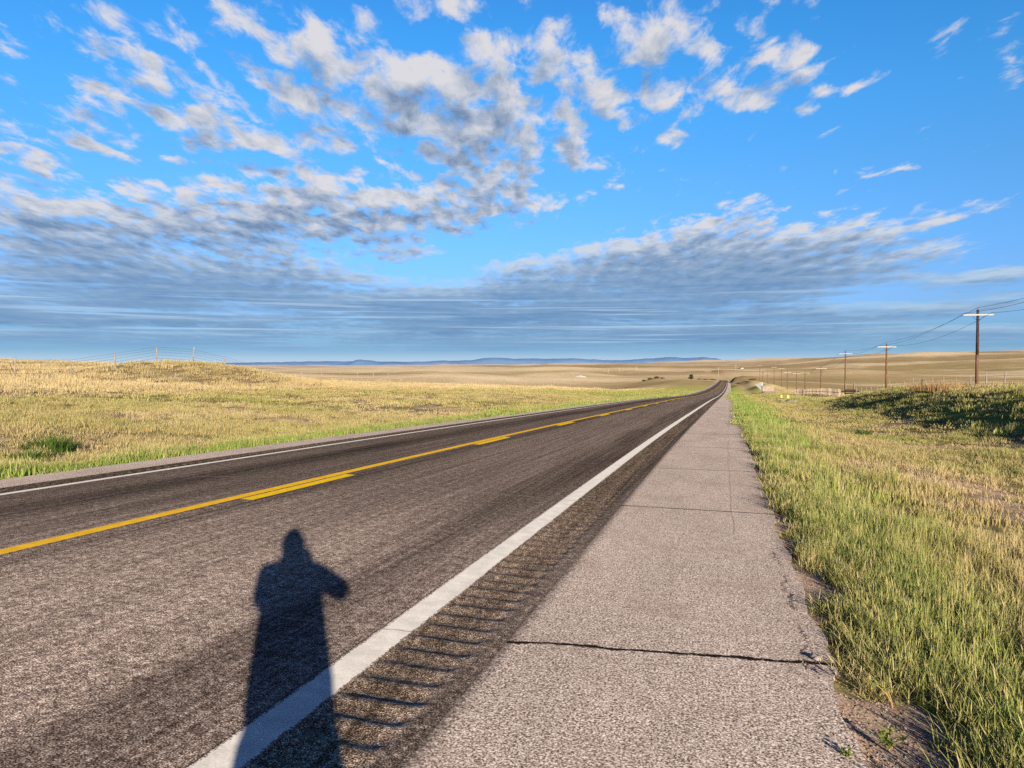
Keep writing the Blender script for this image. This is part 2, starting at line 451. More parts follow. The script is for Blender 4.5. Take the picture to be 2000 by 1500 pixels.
# ravelled edge crack and thin lengthwise crack
jag = nt.math('SUBTRACT', nt.noise(uv, 2.6, 5, .7), .5); jf = nt.math('SUBTRACT', nt.noise(uv, 22, 3, .6), .5)
e1 = nt.math('ADD', nt.math('ADD', t, nt.math('MULTIPLY', jag, .30)), nt.math('MULTIPLY', jf, .10))
m1 = nt.math('MULTIPLY', nt.mr(nt.math('ABSOLUTE', nt.math('SUBTRACT', e1, .47)), .002, .011, .9, 0.0), nt.mr(nt.noise(nt.comb(0.0, s, 0.0), 2.2, 2), .42, .52))
m1 = nt.math('MULTIPLY', m1, nt.math('MULTIPLY', nt.math('LESS_THAN', s, 7.3), nt.math('GREATER_THAN', s, 4.3)))
e2 = nt.math('ADD', t, nt.math('MULTIPLY', nt.math('SUBTRACT', stretch_noise(nt, t, s, .4, .25, 3), .5), .25))
m2 = nt.math('MULTIPLY', nt.mr(nt.math('ABSOLUTE', nt.math('SUBTRACT', e2, .12)), .003, .010, .32, 0.0), nt.math('GREATER_THAN', s, 8.0))
cm = nt.math('MAXIMUM', cm, nt.math('MAXIMUM', m1, m2))
col = nt.mix(cm, col, (.022, .018, .017, 1))
h = nt.math('SUBTRACT', f, nt.math('MULTIPLY', cm, 1.5))
finish(nt, col, rough_normal(nt, h, .6, .012, 1.0), .95, .0)

def paint_mat(name, c, wear, half, tc):
    m, nt = new_mat(name)
    uv, t, s = uv_ts(nt)
    ac, f = asphalt_color(nt, uv, t, s)
    n1 = nt.noise(uv, 75, 3, .65); n2 = nt.noise(uv, 7, 4, .6)
    d = nt.math('ABSOLUTE', nt.math('SUBTRACT', t, tc))
    edge = nt.mr(d, half * .62, half * 1.02, 0.0, .42)
    th = nt.math('ADD', nt.math('ADD', wear, edge), nt.math('MULTIPLY', nt.math('SUBTRACT', n2, .5), .55))
    mask = nt.mr(nt.math('SUBTRACT', n1, th), -.05, .06)
    dirt = nt.mr(n2, .3, .75, .82, 1.06)
    pc = nt.vm('SCALE', nt.vm('MULTIPLY', (*c, ), nt.mix(nt.mr(n1, .3, .7), (.80, .78, .74, 1), (1, 1, 1, 1))), scale=dirt)
    cr = crack_mask(nt, t, s, [(q[0], q[1], -9.7, -1.2, .010, 1.4) for q in CRACKS[:4]])
    col = nt.mix(mask, ac, pc)
    col = nt.mix(nt.math('MULTIPLY', cr, .6), col, (.06, .05, .05, 1))
    finish(nt, col, rough_normal(nt, n1, .4, .008, .8), .8, .15)
    return m

# ------------------------------------------------------------------ pavement geometry
def y_samples(y0, y1, d0=.25, ratio=1.02):
    ys = [y0]; 
    while ys[-1] < y1:
        ys.append(ys[-1] + max(d0, abs(ys[-1]) * (ratio - 1)))
    ys[-1] = y1
    return np.array(ys)

def strip(name, ts, ys, mat, parent=None, lift=0.0, dz=None, skirt=True, wob=None):
    ts = np.asarray(ts, float); nt_, ny = len(ts), len(ys)
    Tt, Y = np.meshgrid(ts, ys)
    if wob is not None: Tt = wob(Tt, Y)
    X = Tt + xc(Y); Z = zr(Y) + crown(Tt) + lift
    if dz is not None: Z = Z + dz(Tt, Y)
    V = np.stack([X, Y, Z], -1).reshape(-1, 3)
    idx = np.arange(nt_ * ny).reshape(ny, nt_)
    Fq = np.stack([idx[:-1, :-1], idx[:-1, 1:], idx[1:, 1:], idx[1:, :-1]], -1).reshape(-1, 4)
    TS = np.stack([Tt, Y], -1).reshape(-1, 2)
    if skirt:
        n0 = len(V); cols = (idx[:, 0], idx[:, -1])
        for q, ci in enumerate(cols):
            W0 = V[ci].copy(); b0 = len(V); V = np.concatenate([V, W0]); TS = np.concatenate([TS, TS[ci]])
            W = W0.copy(); W[:, 2] -= .25 + .002 * np.maximum(W[:, 1], 0)
            W[:, 0] += (-.05 if q == 0 else .05)
            base = len(V); V = np.concatenate([V, W]); TS = np.concatenate([TS, TS[ci]])
            k = np.arange(ny - 1)
            a, b, c, d = b0 + k, b0 + k + 1, base + k + 1, base + k
            Fq = np.concatenate([Fq, np.stack([a, b, c, d] if q == 0 else [a, d, c, b], -1)])
    m = bpy.data.meshes.new(name)
    m.vertices.add(len(V)); m.vertices.foreach_set('co', V.astype(np.float32).ravel())
    m.loops.add(Fq.size); m.loops.foreach_set('vertex_index', Fq.astype(np.int32).ravel())
    m.polygons.add(len(Fq)); m.polygons.foreach_set('loop_start', np.arange(0, Fq.size, 4, dtype=np.int32))
    m.update(calc_edges=True)
    uvl = m.uv_layers.new(name='ts'); uvl.data.foreach_set('uv', TS[Fq.ravel()].astype(np.float32).ravel())
    o = link(name, m, mat, parent, smooth=True)
    return o

YS = y_samples(-40, 1080, .4, 1.02)
RB_R, RB_L = (-1.785, T_DARK), (T_LDARK, -9.29)
road = strip('road', [RB_L[1], -8.6, -7.4, -6.2, T_YEL - .4, T_YEL, T_YEL + .4, -4.3, -3.1, -2.3, RB_R[0]], YS, M_ASPH)
tag(road, 'worn dark asphalt two-lane road with white edge lines and yellow centre line', 'road', kind='structure')

def groove(tc0, tc1):
    def dz(T, Y):
        per = .222
        ph = (Y / per + .08 * T)
        a = (.5 + .5 * np.cos(2 * pi * ph)) ** .85
        j = .85 + .3 * vnoise(np.floor(ph + .5), ph * 0, 3)
        win = sstep(tc0, tc0 + .035, T) * sstep(tc1, tc1 - .10, T)
        return -.022 * a * win * j * sstep(85, 60, Y) + .0015 * (vnoise(T * 18, Y * 18, 5) - .5)
    return dz
ysr = np.concatenate([np.arange(-3, 26, .0222), np.arange(26, 62, .037), y_samples(62, 1080, .6, 1.02)])
rs = strip('rumble_strip', np.linspace(RB_R[0], RB_R[1], 17), ysr, M_RUMB, road, dz=groove(-1.79, -1.31), skirt=False)
rs['label'] = 'dark strip of milled grooves beside the near white edge line'
rs = strip('rumble_strip', np.linspace(RB_L[0], RB_L[1], 13), ysr, M_RUMB, road, dz=groove(-9.74, -9.33), skirt=False)
rs['label'] = 'thin dark grooved strip beyond the far white edge line'

wob_r = lambda T, Y: np.where(T > .4, T + edge_wob(Y), T)
sh1 = strip('road_shoulder', [T_DARK, -.8, -.3, .2, .45, T_EDGE], y_samples(-40, 1080, .08, 1.012), M_SHLD, wob=wob_r)
tag(sh1, 'wide pale chip-seal shoulder with dark transverse cracks, between rumble strip and verge grass', 'road shoulder', kind='structure')
wob_l = lambda T, Y: np.where(T < -10.4, T + edge_wob(Y + 300), T)
sh2 = strip('road_shoulder', [T_LEDGE, -10.3, T_LDARK], y_samples(-40, 1080, .15, 1.015), M_SHLD, wob=wob_l)
tag(sh2, 'narrow pale shoulder along the far lane, below the green grass strip', 'road shoulder', kind='structure')

M_WHITE = paint_mat('white_road_paint', (.95, .90, .82), .22, .105, T_WHITE)
M_WHITE2 = paint_mat('white_road_paint_far', (.93, .88, .80), .15, .085, T_LWH)
M_YELL = paint_mat('yellow_road_paint', (.95, .56, .03), .17, .09, T_YEL)
M_YELL2 = paint_mat('fresh_yellow_road_paint', (.92, .60, .015), .17, .088, T_YEL + .20)
ysl = y_samples(-40, 1080, .12, 1.012)
wl = lambda T, Y: T + .012 * (vnoise(Y * 2.2, T * 40, 8) - .5)
e = strip('edge_line', [T_WHITE - .105, T_WHITE, T_WHITE + .105], ysl, M_WHITE, road, lift=.004, skirt=False, wob=wl); e['label'] = 'broad white edge line beside the rumble strip'
e = strip('edge_line', [T_LWH - .08, T_LWH, T_LWH + .08], ysl, M_WHITE2, road, lift=.004, skirt=False, wob=wl); e['label'] = 'white edge line of the far lane'
strip('centre_line', [T_YEL - .09, T_YEL, T_YEL + .09], ysl, M_YELL, road, lift=.004, skirt=False, wob=wl)
d0 = solve_ts(478, 976)[1]; d1 = solve_ts(695, 928)[1]; d2 = solve_ts(925, 868)[1]
per = d2 - d0
for k in range(0, 14):
    a = d0 + per * k; b = a + (d1 - d0)
    strip('passing_dash', [T_YEL + .115, T_YEL + .20, T_YEL + .285], np.linspace(a, b, 14), M_YELL2, road, lift=.005, skirt=False,
          wob=lambda T, Y: T + .012 * (vnoise(Y * 3, T * 40, 12) - .5))

# ------------------------------------------------------------------ ground sheet
def ground():
    a_in = np.radians(np.arange(-47, 47.01, .2)); a_out = np.radians(np.arange(50, 310, 4.0))
    az = np.concatenate([a_in, a_out])             # clockwise from the view direction
    rr = [.25]
    while rr[-1] < 15000: rr.append(rr[-1] + max(.06, rr[-1] * .0125))
    rr = np.array(rr)
    A, Rr = np.meshgrid(az, rr)
    rt, fw = Rr * np.sin(A), Rr * np.cos(A)
    X = rt * CS - fw * SN; Y = rt * SN + fw * CS
    x, y = X.ravel(), Y.ravel()
    z = terrain(x, y)
    na, nr = len(az), len(rr)
    V = np.stack([x, y, z], -1); idx = np.arange(na * nr).reshape(nr, na)
    nx = np.roll(idx, -1, 1)
    Fq = np.stack([idx[:-1], idx[1:], nx[1:], nx[:-1]], -1).reshape(-1, 4)
    V = np.concatenate([V, [[0, 0, float(zr(0)) - .1]]]); c = len(V) - 1
    tri = np.stack([np.full(na, c), idx[0], nx[0]], -1)
    m = bpy.data.meshes.new('ground')
    m.vertices.add(len(V)); m.vertices.foreach_set('co', V.astype(np.float32).ravel())
    li = np.concatenate([Fq.ravel(), tri.ravel()]).astype(np.int32)
    ls = np.concatenate([np.arange(len(Fq)) * 4, len(Fq) * 4 + np.arange(len(tri)) * 3]).astype(np.int32)
    m.loops.add(len(li)); m.loops.foreach_set('vertex_index', li)
    m.polygons.add(len(ls)); m.polygons.foreach_set('loop_start', ls)
    m.update(calc_edges=True)
    m.polygons.foreach_set('use_smooth', [True] * len(ls))
    # colours
    x = V[:, 0]; y = V[:, 1]; r = np.hypot(x, y); azd = np.degrees(np.arctan2(x * CS + y * SN, -x * SN + y * CS))
    col, g, h, d = cover(x, y)
    far = sstep(220, 600, r)[:, None]
    # far plain: tan with olive hollows and long darker bands
    nA = fbm(x / 260, y / 260, 101, 5, .6); nB = fbm(x / 1100, y / 1100, 103, 4, .6); nC = fbm(x / 70, y / 70, 107, 4, .6)
    tan_, brown, oliv, pale = np.array([.58, .43, .245]), np.array([.36, .25, .14]), np.array([.40, .31, .14]), np.array([.74, .58, .36])
    hn = fbm(x / 380, y / 380, 21, 4, .5); hn2 = fbm(x / 1400 + 4, y / 1400, 31, 4)
    k = sstep(.42, .62, nA * .6 + nC * .4)[:, None]; fc = tan_ * (1 - k) + oliv * k
    k = sstep(.52, .68, nB * .5 + nC * .5)[:, None]; fc = fc * (1 - k) + brown * k
    k = sstep(.55, .7, fbm(x / 150 + 9, y / 420, 109, 4, .6))[:, None] * .7; fc = fc * (1 - k) + pale * k
    k = (sstep(.50, .36, hn) * .75)[:, None]; fc = fc * (1 - k) + np.array([.36, .27, .13]) * k
    k = (sstep(.56, .68, hn) * .7)[:, None]; fc = fc * (1 - k) + pale * k
    k = (sstep(.47, .38, hn2) * sstep(900, 1600, r) * .6)[:, None]; fc = fc * (1 - k) + brown * k
    bnd = fbm((x * .96 + y * .27) / 800, (y * .96 - x * .27) / 120, 121, 5, .6)
    k = (sstep(.54, .66, bnd) * sstep(350, 700, r) * .75)[:, None]; fc = fc * (1 - k) + np.array([.33, .235, .125]) * k
    k = (sstep(.44, .34, bnd) * sstep(350, 700, r) * .6)[:, None]; fc = fc * (1 - k) + np.array([.76, .60, .38]) * k
    # pale badlands clay far away to the left of the road
    bl = (sstep(1800, 4200, r) * sstep(9, 1, azd) * sstep(.30, .52, fbm(x / 500, y / 500, 113, 5, .65)))[:, None]
    fc = fc * (1 - bl) + np.array([.60, .50, .45]) * bl
    bl = (sstep(5000, 9000, r) * sstep(9, 1, azd))[:, None]
    fc = fc * (1 - bl) + np.array([.72, .66, .66]) * bl
    hz = sstep(900, 9000, r)[:, None] * .42  # distance haze painted into the ground colour
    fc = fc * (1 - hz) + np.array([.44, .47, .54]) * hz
    sh = .62 + .38 * d[:, None]
    c2 = np.clip(col * 1.05, 0, 1)
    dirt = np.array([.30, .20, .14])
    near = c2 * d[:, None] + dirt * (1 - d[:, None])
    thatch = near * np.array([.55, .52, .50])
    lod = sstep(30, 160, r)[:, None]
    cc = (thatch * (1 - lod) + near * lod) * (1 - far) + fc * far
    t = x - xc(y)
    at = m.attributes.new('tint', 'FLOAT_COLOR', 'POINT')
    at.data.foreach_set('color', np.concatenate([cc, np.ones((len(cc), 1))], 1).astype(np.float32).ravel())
    grav = (1 - d) * (r < 60)
    a2 = m.attributes.new('gravel', 'FLOAT', 'POINT'); a2.data.foreach_set('value', grav.astype(np.float32))
    a3 = m.attributes.new('dist', 'FLOAT', 'POINT'); a3.data.foreach_set('value', r.astype(np.float32))
    mat, nt = new_mat('prairie_ground')
    tint = nt.attr('tint').outputs['Color']; gr = nt.attr('gravel').outputs['Fac']; ds = nt.attr('dist').outputs['Fac']
    P = nt.n('ShaderNodeNewGeometry').outputs['Position']
    sp = nt.noise(P, 70, 3, .6); s2 = nt.noise(P, 16, 4, .65)
    vo = nt.vor(P, 55)
    st = nt.mix(nt.mr(sp, .3, .7), (.16, .10, .065, 1), (.66, .47, .33, 1))
    st = nt.mix(nt.mr(vo.outputs['Distance'], .15, .5, .75, 0.0), st, nt.mix(.6, vo.outputs['Color'], (.62, .48, .38, 1)))
    n1 = nt.noise(P, 2.2, 5, .65); n2 = nt.noise(P, .33, 4, .6); n3 = nt.noise(P, .05, 5, .65)
    nn = nt.math('ADD', nt.math('MULTIPLY', n1, .45), nt.math('ADD', nt.math('MULTIPLY', n2, .3), nt.math('MULTIPLY', n3, .25)))
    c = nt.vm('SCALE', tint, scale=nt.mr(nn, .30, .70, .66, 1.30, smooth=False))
    c = nt.vm('SCALE', c, scale=nt.mr(s2, .3, .7, .8, 1.2, smooth=False))
    c = nt.mix(nt.mr(gr, .35, .8), c, st)
    k = nt.math('MULTIPLY', nt.mr(ds, 20, 200, .35, .85), nt.mr(ds, 300, 900, 1.0, .62))
    kn = nt.math('MULTIPLY', k, nt.mr(nn, .3, .7, .55, 1.45, smooth=False))
    hgt = nt.math('ADD', nt.math('MULTIPLY', sp, .02), nt.math('ADD', nt.math('MULTIPLY', n1, .18), nt.math('MULTIPLY', n2, .5)))
    kn = nt.math('MAXIMUM', kn, nt.mr(gr, .3, .8, 0.0, .95))
    finish(nt, c, lean(nt, nt.bump(hgt, .6, 1.0), kn), 1.0, .0)
    o = link('ground', m, mat)
    tag(o, 'rolling dry prairie of tan and green grass reaching to the horizon', 'ground', kind='structure')
    return o
GROUND = ground()

def gz(x, y): return float(terrain(np.array([x]), np.array([y]))[0])

# ------------------------------------------------------------------ grass
def blade(V, Fc, H, B, base, ang, lean_, curve, h, w, rnd, segs=3, seed_head=False, r=random, lat=1.0):
    dx, dy = cos(ang), sin(ang); px, py = -dy, dx
    b0 = len(V)
    for i in range(segs + 1):
        q = i / segs
        off = lat * h * (lean_ * q + curve * q * q)
        z = h * q * (1 - .35 * curve * q)
        ww = w * (1 - q ** 1.6) * .5 + (.0004 if i == segs else 0)
        if seed_head: ww = w * (.22 if q < .72 else (.75 if q < .95 else .12)) * .5
        cx, cy = base[0] + dx * off, base[1] + dy * off
        V += [(cx - px * ww, cy - py * ww, z), (cx + px * ww, cy + py * ww, z)]
        H += [q, q]; B += [rnd, rnd]
    for i in range(segs):
        a = b0 + 2 * i
        Fc.append((a, a + 1, a + 3, a + 2))

def tuft(name, n, rad, h, w, lean_, curve, straw=.2, heads=0, rs=1):
    r = random.Random(rs); V, Fc, H, B = [], [], [], []
    for i in range(n):
        a = r.uniform(0, 2 * pi); q = rad * math.sqrt(r.random())
        dead = r.random() < straw
        rnd = r.uniform(.6, 1.0) if dead else r.uniform(0, .45)
        blade(V, Fc, H, B, (q * cos(a), q * sin(a)), r.uniform(0, 2 * pi), r.uniform(0, lean_), r.uniform(0, curve), h * r.uniform(.5, 1.1), w * r.uniform(.6, 1.3), rnd, lat=.34)
    for i in range(heads):
        a = r.uniform(0, 2 * pi); q = rad * math.sqrt(r.random())
        blade(V, Fc, H, B, (q * cos(a), q * sin(a)), r.uniform(0, 2 * pi), r.uniform(0, .14), r.uniform(0, .18), h * r.uniform(.85, 1.15), w * r.uniform(.8, 1.3), r.uniform(.75, 1.0), segs=5, seed_head=True, lat=.34)
    m = mesh_from(name, V, Fc)
    a1 = m.attributes.new('hh', 'FLOAT', 'POINT'); a1.data.foreach_set('value', np.array(H, np.float32))
    a2 = m.attributes.new('bv', 'FLOAT', 'POINT'); a2.data.foreach_set('value', np.array(B, np.float32))
    return m

def blade_mat(name, src):
    m, nt = new_mat(name)
    tint = nt.attr('tint', src).outputs['Color']
    hh = nt.attr('hh').outputs['Fac']; bv = nt.attr('bv').outputs['Fac']
    P = nt.n('ShaderNodeNewGeometry').outputs['Position']
    straw = nt.mix(nt.noise(P, 9, 2), (.62, .45, .20, 1), (.74, .58, .33, 1))
    c = nt.mix(nt.mr(bv, .5, .75, 0.0, .70), tint, straw)
    c = nt.vm('SCALE', c, scale=nt.mr(bv, 0.0, .5, .78, 1.15, smooth=False))
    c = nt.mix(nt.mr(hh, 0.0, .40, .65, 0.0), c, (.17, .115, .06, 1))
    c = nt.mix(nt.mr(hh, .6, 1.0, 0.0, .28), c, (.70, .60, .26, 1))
    ge = nt.n('ShaderNodeNewGeometry')
    d = nt.n('ShaderNodeBsdfDiffuse'); nt.set(d.inputs[0], c); nt.set(d.inputs['Normal'], lean(nt, ge.outputs['Normal'], .55))
    tr = nt.n('ShaderNodeBsdfTranslucent'); nt.set(tr.inputs[0], c)
    mx = nt.n('ShaderNodeMixShader'); mx.inputs[0].default_value = .12
    nt.t.links.new(d.outputs[0], mx.inputs[1]); nt.t.links.new(tr.outputs[0], mx.inputs[2])
    o = nt.n('ShaderNodeOutputMaterial'); nt.t.links.new(mx.outputs[0], o.inputs[0])
    return m
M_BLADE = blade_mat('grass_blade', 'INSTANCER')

GRASS_COL = bpy.data.collections.new('grass_sources')
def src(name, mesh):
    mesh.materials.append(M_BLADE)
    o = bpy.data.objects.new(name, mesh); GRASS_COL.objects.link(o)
# variants are picked by index in name order: 4 per level of detail (lush, mixed, straw with heads, low thatch)
LODS = [(.075, .0078, 20, 3), (.20, .014, 34, 6), (.55, .034, 46, 9), (1.5, .085, 70, 14)]
for li, (rad, w, n, hd) in enumerate(LODS):
    for q in range(2):
        src(f'grass_tuft_{li}{0}{q}', tuft('lush', n, rad, 1.0, w, .14, .28, .12, 1, li * 10 + q))
        src(f'grass_tuft_{li}{1}{q}', tuft('mixed', n, rad, 1.0, w, .18, .36, .45, hd // 2, li * 10 + 100 + q))
        src(f'grass_tuft_{li}{2}{q}', tuft('straw', int(n * .7), rad, .95, w * .9, .20, .40, .80, hd, li * 10 + 200 + q))
        src(f'grass_tuft_{li}{3}{q}', tuft('thatch', n, rad * 1.2, .50, w, .6, .9, .75, 1, li * 10 + 300 + q))

def gn_tree():
    g = bpy.data.node_groups.new('scatter', 'GeometryNodeTree')
    g.interface.new_socket('Geometry', in_out='INPUT', socket_type='NodeSocketGeometry')
    g.interface.new_socket('Geometry', in_out='OUTPUT', socket_type='NodeSocketGeometry')
    gi = g.nodes.new('NodeGroupInput'); go = g.nodes.new('NodeGroupOutput')
    iop = g.nodes.new('GeometryNodeInstanceOnPoints'); ci = g.nodes.new('GeometryNodeCollectionInfo')
    ci.inputs['Collection'].default_value = GRASS_COL; ci.inputs['Separate Children'].default_value = True; ci.inputs['Reset Children'].default_value = True
    def na(nm, ty):
        n = g.nodes.new('GeometryNodeInputNamedAttribute'); n.data_type = ty; n.inputs['Name'].default_value = nm
        return n.outputs['Attribute']
    g.links.new(gi.outputs[0], iop.inputs['Points']); g.links.new(ci.outputs[0], iop.inputs['Instance'])
    iop.inputs['Pick Instance'].default_value = True
    g.links.new(na('vi', 'INT'), iop.inputs['Instance Index'])
    g.links.new(na('rot', 'FLOAT_VECTOR'), iop.inputs['Rotation']); g.links.new(na('scl', 'FLOAT_VECTOR'), iop.inputs['Scale'])
    g.links.new(iop.outputs[0], go.inputs[0])
    return g
GN = gn_tree()

def scatter(name, label, side):
    XS, YS_, LD = [], [], []
    bands = [(0, .9, 11, 170), (1, 9, 36, 26), (2, 30, 115, 3.6), (3, 95, 300, .42)]
    for li, r0, r1, dens in bands:
        half = radians((88, 58, 45, 43)[li])
        area = (r1 * r1 - r0 * r0) * half
        n = int(area * dens)
        rad = np.sqrt(RNG.uniform(r0 * r0, r1 * r1, n)); a = RNG.uniform(-half, half, n)
        # thin the start and end of each band so that they fade into one another
        keep = RNG.random(n) < np.clip((rad - r0) / (.18 * r1), 0, 1) ** .5 * np.clip((r1 - rad) / (.18 * r1), 0, 1) ** .5 if li else RNG.random(n) < np.clip((r1 - rad) / (.18 * r1), 0, 1) ** .5
        rad, a = rad[keep], a[keep]
        rt, fw = rad * np.sin(a), rad * np.cos(a)
        x, y = rt * CS - fw * SN, rt * SN + fw * CS
        t = x - xc(y)
        ok = (t > T_EDGE + .02) if side > 0 else (t < T_LEDGE - .02)
        ok &= ~((y > 40) & (np.abs(x) > 60 + .5 * y))
        XS.append(x[ok]); YS_.append(y[ok]); LD.append(np.full(ok.sum(), li))
        if li < 3:      # extra plants right at the pavement edge, where the verge is thick
            n2 = int({0: 900, 1: 1500, 2: 1200}[li])
            yy = RNG.uniform(max(r0, 1.2), r1, n2)
            dd = RNG.exponential(.35, n2) + (.06 if side < 0 else .16)
            xx = xc(yy) + (T_EDGE + dd if side > 0 else T_LEDGE - dd)
            XS.append(xx); YS_.append(yy); LD.append(np.full(n2, li))
    x = np.concatenate(XS); y = np.concatenate(YS_); lod = np.concatenate(LD)
    c, g, h, d = cover(x, y)
    keep = RNG.random(len(x)) < d
    x, y, lod, c, g, h = x[keep], y[keep], lod[keep], c[keep], g[keep], h[keep]
    z = terrain(x, y) - .015
    n = len(x)
    u = RNG.random(n)
    kind = np.where(u < g * 1.05 - .12, 0, np.where(u < g * .9 + .22, 1, np.where(RNG.random(n) < .55, 2, 3)))
    vi = lod * 8 + kind * 2 + RNG.integers(0, 2, n)
    k = np.array([1.0, 1.0, 1.05, 1.25])[lod]
    hs = h * k * RNG.uniform(.55, 1.35, n) * (1 + .7 * (RNG.random(n) < .07) * (lod > 0))
    ws = RNG.uniform(.8, 1.25, n)
    c = np.clip(c * RNG.uniform(.62, 1.22, (n, 1)) * (1 + RNG.uniform(-.06, .06, (n, 3))), 0, 1)
    m = bpy.data.meshes.new(name)
    m.vertices.add(n); m.vertices.foreach_set('co', np.stack([x, y, z], -1).astype(np.float32).ravel())
    def add(nm, ty, fld, arr, dt=np.float32):
        a = m.attributes.new(nm, ty, 'POINT'); a.data.foreach_set(fld, arr.astype(dt).ravel())
    add('vi', 'INT', 'value', vi, np.int32)
    add('rot', 'FLOAT_VECTOR', 'vector', np.stack([RNG.uniform(-.09, .09, n), RNG.uniform(-.09, .09, n), RNG.uniform(0, 6.283, n)], -1))
    add('scl', 'FLOAT_VECTOR', 'vector', np.stack([ws, ws, hs], -1))
    add('tint', 'FLOAT_COLOR', 'color', np.concatenate([c, np.ones((n, 1))], 1))
    o = link(name, m)
    md = o.modifiers.new('scatter', 'NODES'); md.node_group = GN
    tag(o, label, 'grass', kind='stuff')
    print(name, n)
scatter('verge_grass', 'green and straw grass on the verge, ditch and bank beside the pale shoulder', 1)
scatter('prairie_grass', 'dry olive and straw prairie grass between the far shoulder and the wire fence', -1)

# loose gravel on the verge
M_PEB, nt = new_mat('loose_gravel_stone')
oi = nt.n('ShaderNodeObjectInfo'); at_ = nt.attr('tint', 'INSTANCER').outputs['Color']
finish(nt, at_, lean(nt, nt.n('ShaderNodeNewGeometry').outputs['Normal'], .6), .9, .0)
PEB_COL = bpy.data.collections.new('gravel_sources')
for q in range(4):
    bm = bmesh.new(); bmesh.ops.create_icosphere(bm, subdivisions=1, radius=1)
    for v in bm.verts: v.co = Vector((v.co.x, v.co.y * random.uniform(.7, .8), v.co.z * .6)) * random.uniform(.75, 1.15)
    pm = bpy.data.meshes.new('gravel_stone'); bm.to_mesh(pm); bm.free(); pm.materials.append(M_PEB)
    PEB_COL.objects.link(bpy.data.objects.new(f'gravel_stone_{q}', pm))
GN2 = GN.copy(); GN2.name = 'gravel_scatter'
for nd in GN2.nodes:
    if nd.bl_idname == 'GeometryNodeCollectionInfo': nd.inputs['Collection'].default_value = PEB_COL
n = 9000
yy = 1.2 + 16 * RNG.random(n) ** 1.6; tt_ = T_EDGE - .10 + np.where(RNG.random(n) < .93, RNG.normal(.22, .13, n), -RNG.exponential(.25, n))
xx = xc(yy) + tt_
on = tt_ < T_EDGE - .04
zz_ = np.where(on, zr(yy) + crown(tt_) + .001, terrain(xx, yy))
sz = .0028 + .0055 * RNG.random(n) ** 3 + np.where(on, 0, .002)
base = np.array([.40, .30, .23]) * RNG.uniform(.5, 1.7, (n, 1)) * (1 + RNG.uniform(-.1, .1, (n, 3)))
m = bpy.data.meshes.new('loose_gravel'); m.vertices.add(n); m.vertices.foreach_set('co', np.stack([xx, yy, zz_], -1).astype(np.float32).ravel())
def _add(nm, ty, fld, arr, dt=np.float32):
    a = m.attributes.new(nm, ty, 'POINT'); a.data.foreach_set(fld, arr.astype(dt).ravel())
_add('vi', 'INT', 'value', RNG.integers(0, 4, n), np.int32); _add('rot', 'FLOAT_VECTOR', 'vector', np.stack([RNG.uniform(-.3, .3, n), RNG.uniform(-.3, .3, n), RNG.uniform(0, 6.28, n)], -1))
_add('scl', 'FLOAT_VECTOR', 'vector', np.stack([sz, sz, sz], -1)); _add('tint', 'FLOAT_COLOR', 'color', np.concatenate([np.clip(base, 0, .9), np.ones((n, 1))], 1))
o = link('loose_gravel', m); o.modifiers.new('scatter', 'NODES').node_group = GN2
tag(o, 'loose brown gravel strewn between the pale shoulder and the verge grass', 'gravel', kind='stuff')

# ------------------------------------------------------------------ materials of the things
M_POLE = simple('weathered_pole_wood', (.16, .085, .055), (.36, .20, .12), 6, (3, 3, .25), .9, .5, .01)
M_POLE_DARK = simple('creosoted_pole_wood', (.05, .035, .035), (.16, .095, .07), 5, (3, 3, .6), .9, .6, .01)
M_ARM = simple('bleached_crossarm', (.66, .62, .56), (.82, .78, .72), 8, (.4, 4, 4), .8, .2)
M_ARM2 = simple('bleached_crossarm_tan', (.72, .60, .44), (.84, .74, .58), 8, (.4, 4, 4), .8, .2)
M_CERAM = simple('insulator_ceramic', (.20, .16, .14), (.32, .26, .22), 20, (1, 1, 1), .3, .1)
M_WIRE = simple('grey_wire', (.10, .11, .13), (.16, .17, .19), 20, (1, 1, 1), .6, .0)
M_POST = simple('grey_fence_post', (.34, .27, .20), (.62, .52, .40), 7, (3, 3, .4), .9, .5, .01)
M_DKWOOD = simple('dark_brace_wood', (.02, .013, .010), (.07, .042, .032), 7, (2, 2, 2), .9, .4, .01)
M_PLANK, nt = new_mat('pale_planks')
tcp = nt.n('ShaderNodeTexCoord'); oi = nt.n('ShaderNodeObjectInfo')
pn = nt.noise(nt.vm('MULTIPLY', tcp.outputs['Object'], (25, 25, 2)), 1.0, 4)
finish(nt, nt.vm('SCALE', nt.mix(pn, (.40, .29, .19, 1), (.78, .62, .46, 1)), scale=nt.mr(oi.outputs['Random'], 0, 1, .55, 1.15, smooth=False)), nt.bump(pn, .4, .01), .9, .1)
M_YPLATE = simple('yellow_marker_plate', (.86, .74, .16), (.93, .84, .30), 6, (1, 1, 1), .4, .05)
M_STEEL = simple('rusty_marker_post', (.10, .09, .07), (.22, .18, .13), 12, (1, 1, 1), .6, .2)
M_CONC = simple('tan_concrete', (.44, .33, .25), (.62, .48, .37), 3, (1, 1, 1), .9, .4, .02)
M_WCONC = simple('whitewashed_concrete', (.62, .62, .60), (.74, .74, .72), 3, (1, 1, 1), .8, .2, .02)
M_STONE = simple('pale_stone', (.34, .28, .23), (.62, .53, .44), 14, (1, 1, 1), .9, .6, .01)
M_CLAY = simple('white_clay_rock', (.66, .58, .46), (.86, .80, .68), .5, (1, 1, 2), .95, .8, .4)
M_BARK = simple('tree_bark', (.07, .05, .035), (.16, .12, .08), 8, (3, 3, .4), .9, .6)
M_ROOF = simple('far_roof', (.10, .11, .13), (.18, .18, .20), 2, (1, 1, 1), .7, .1)
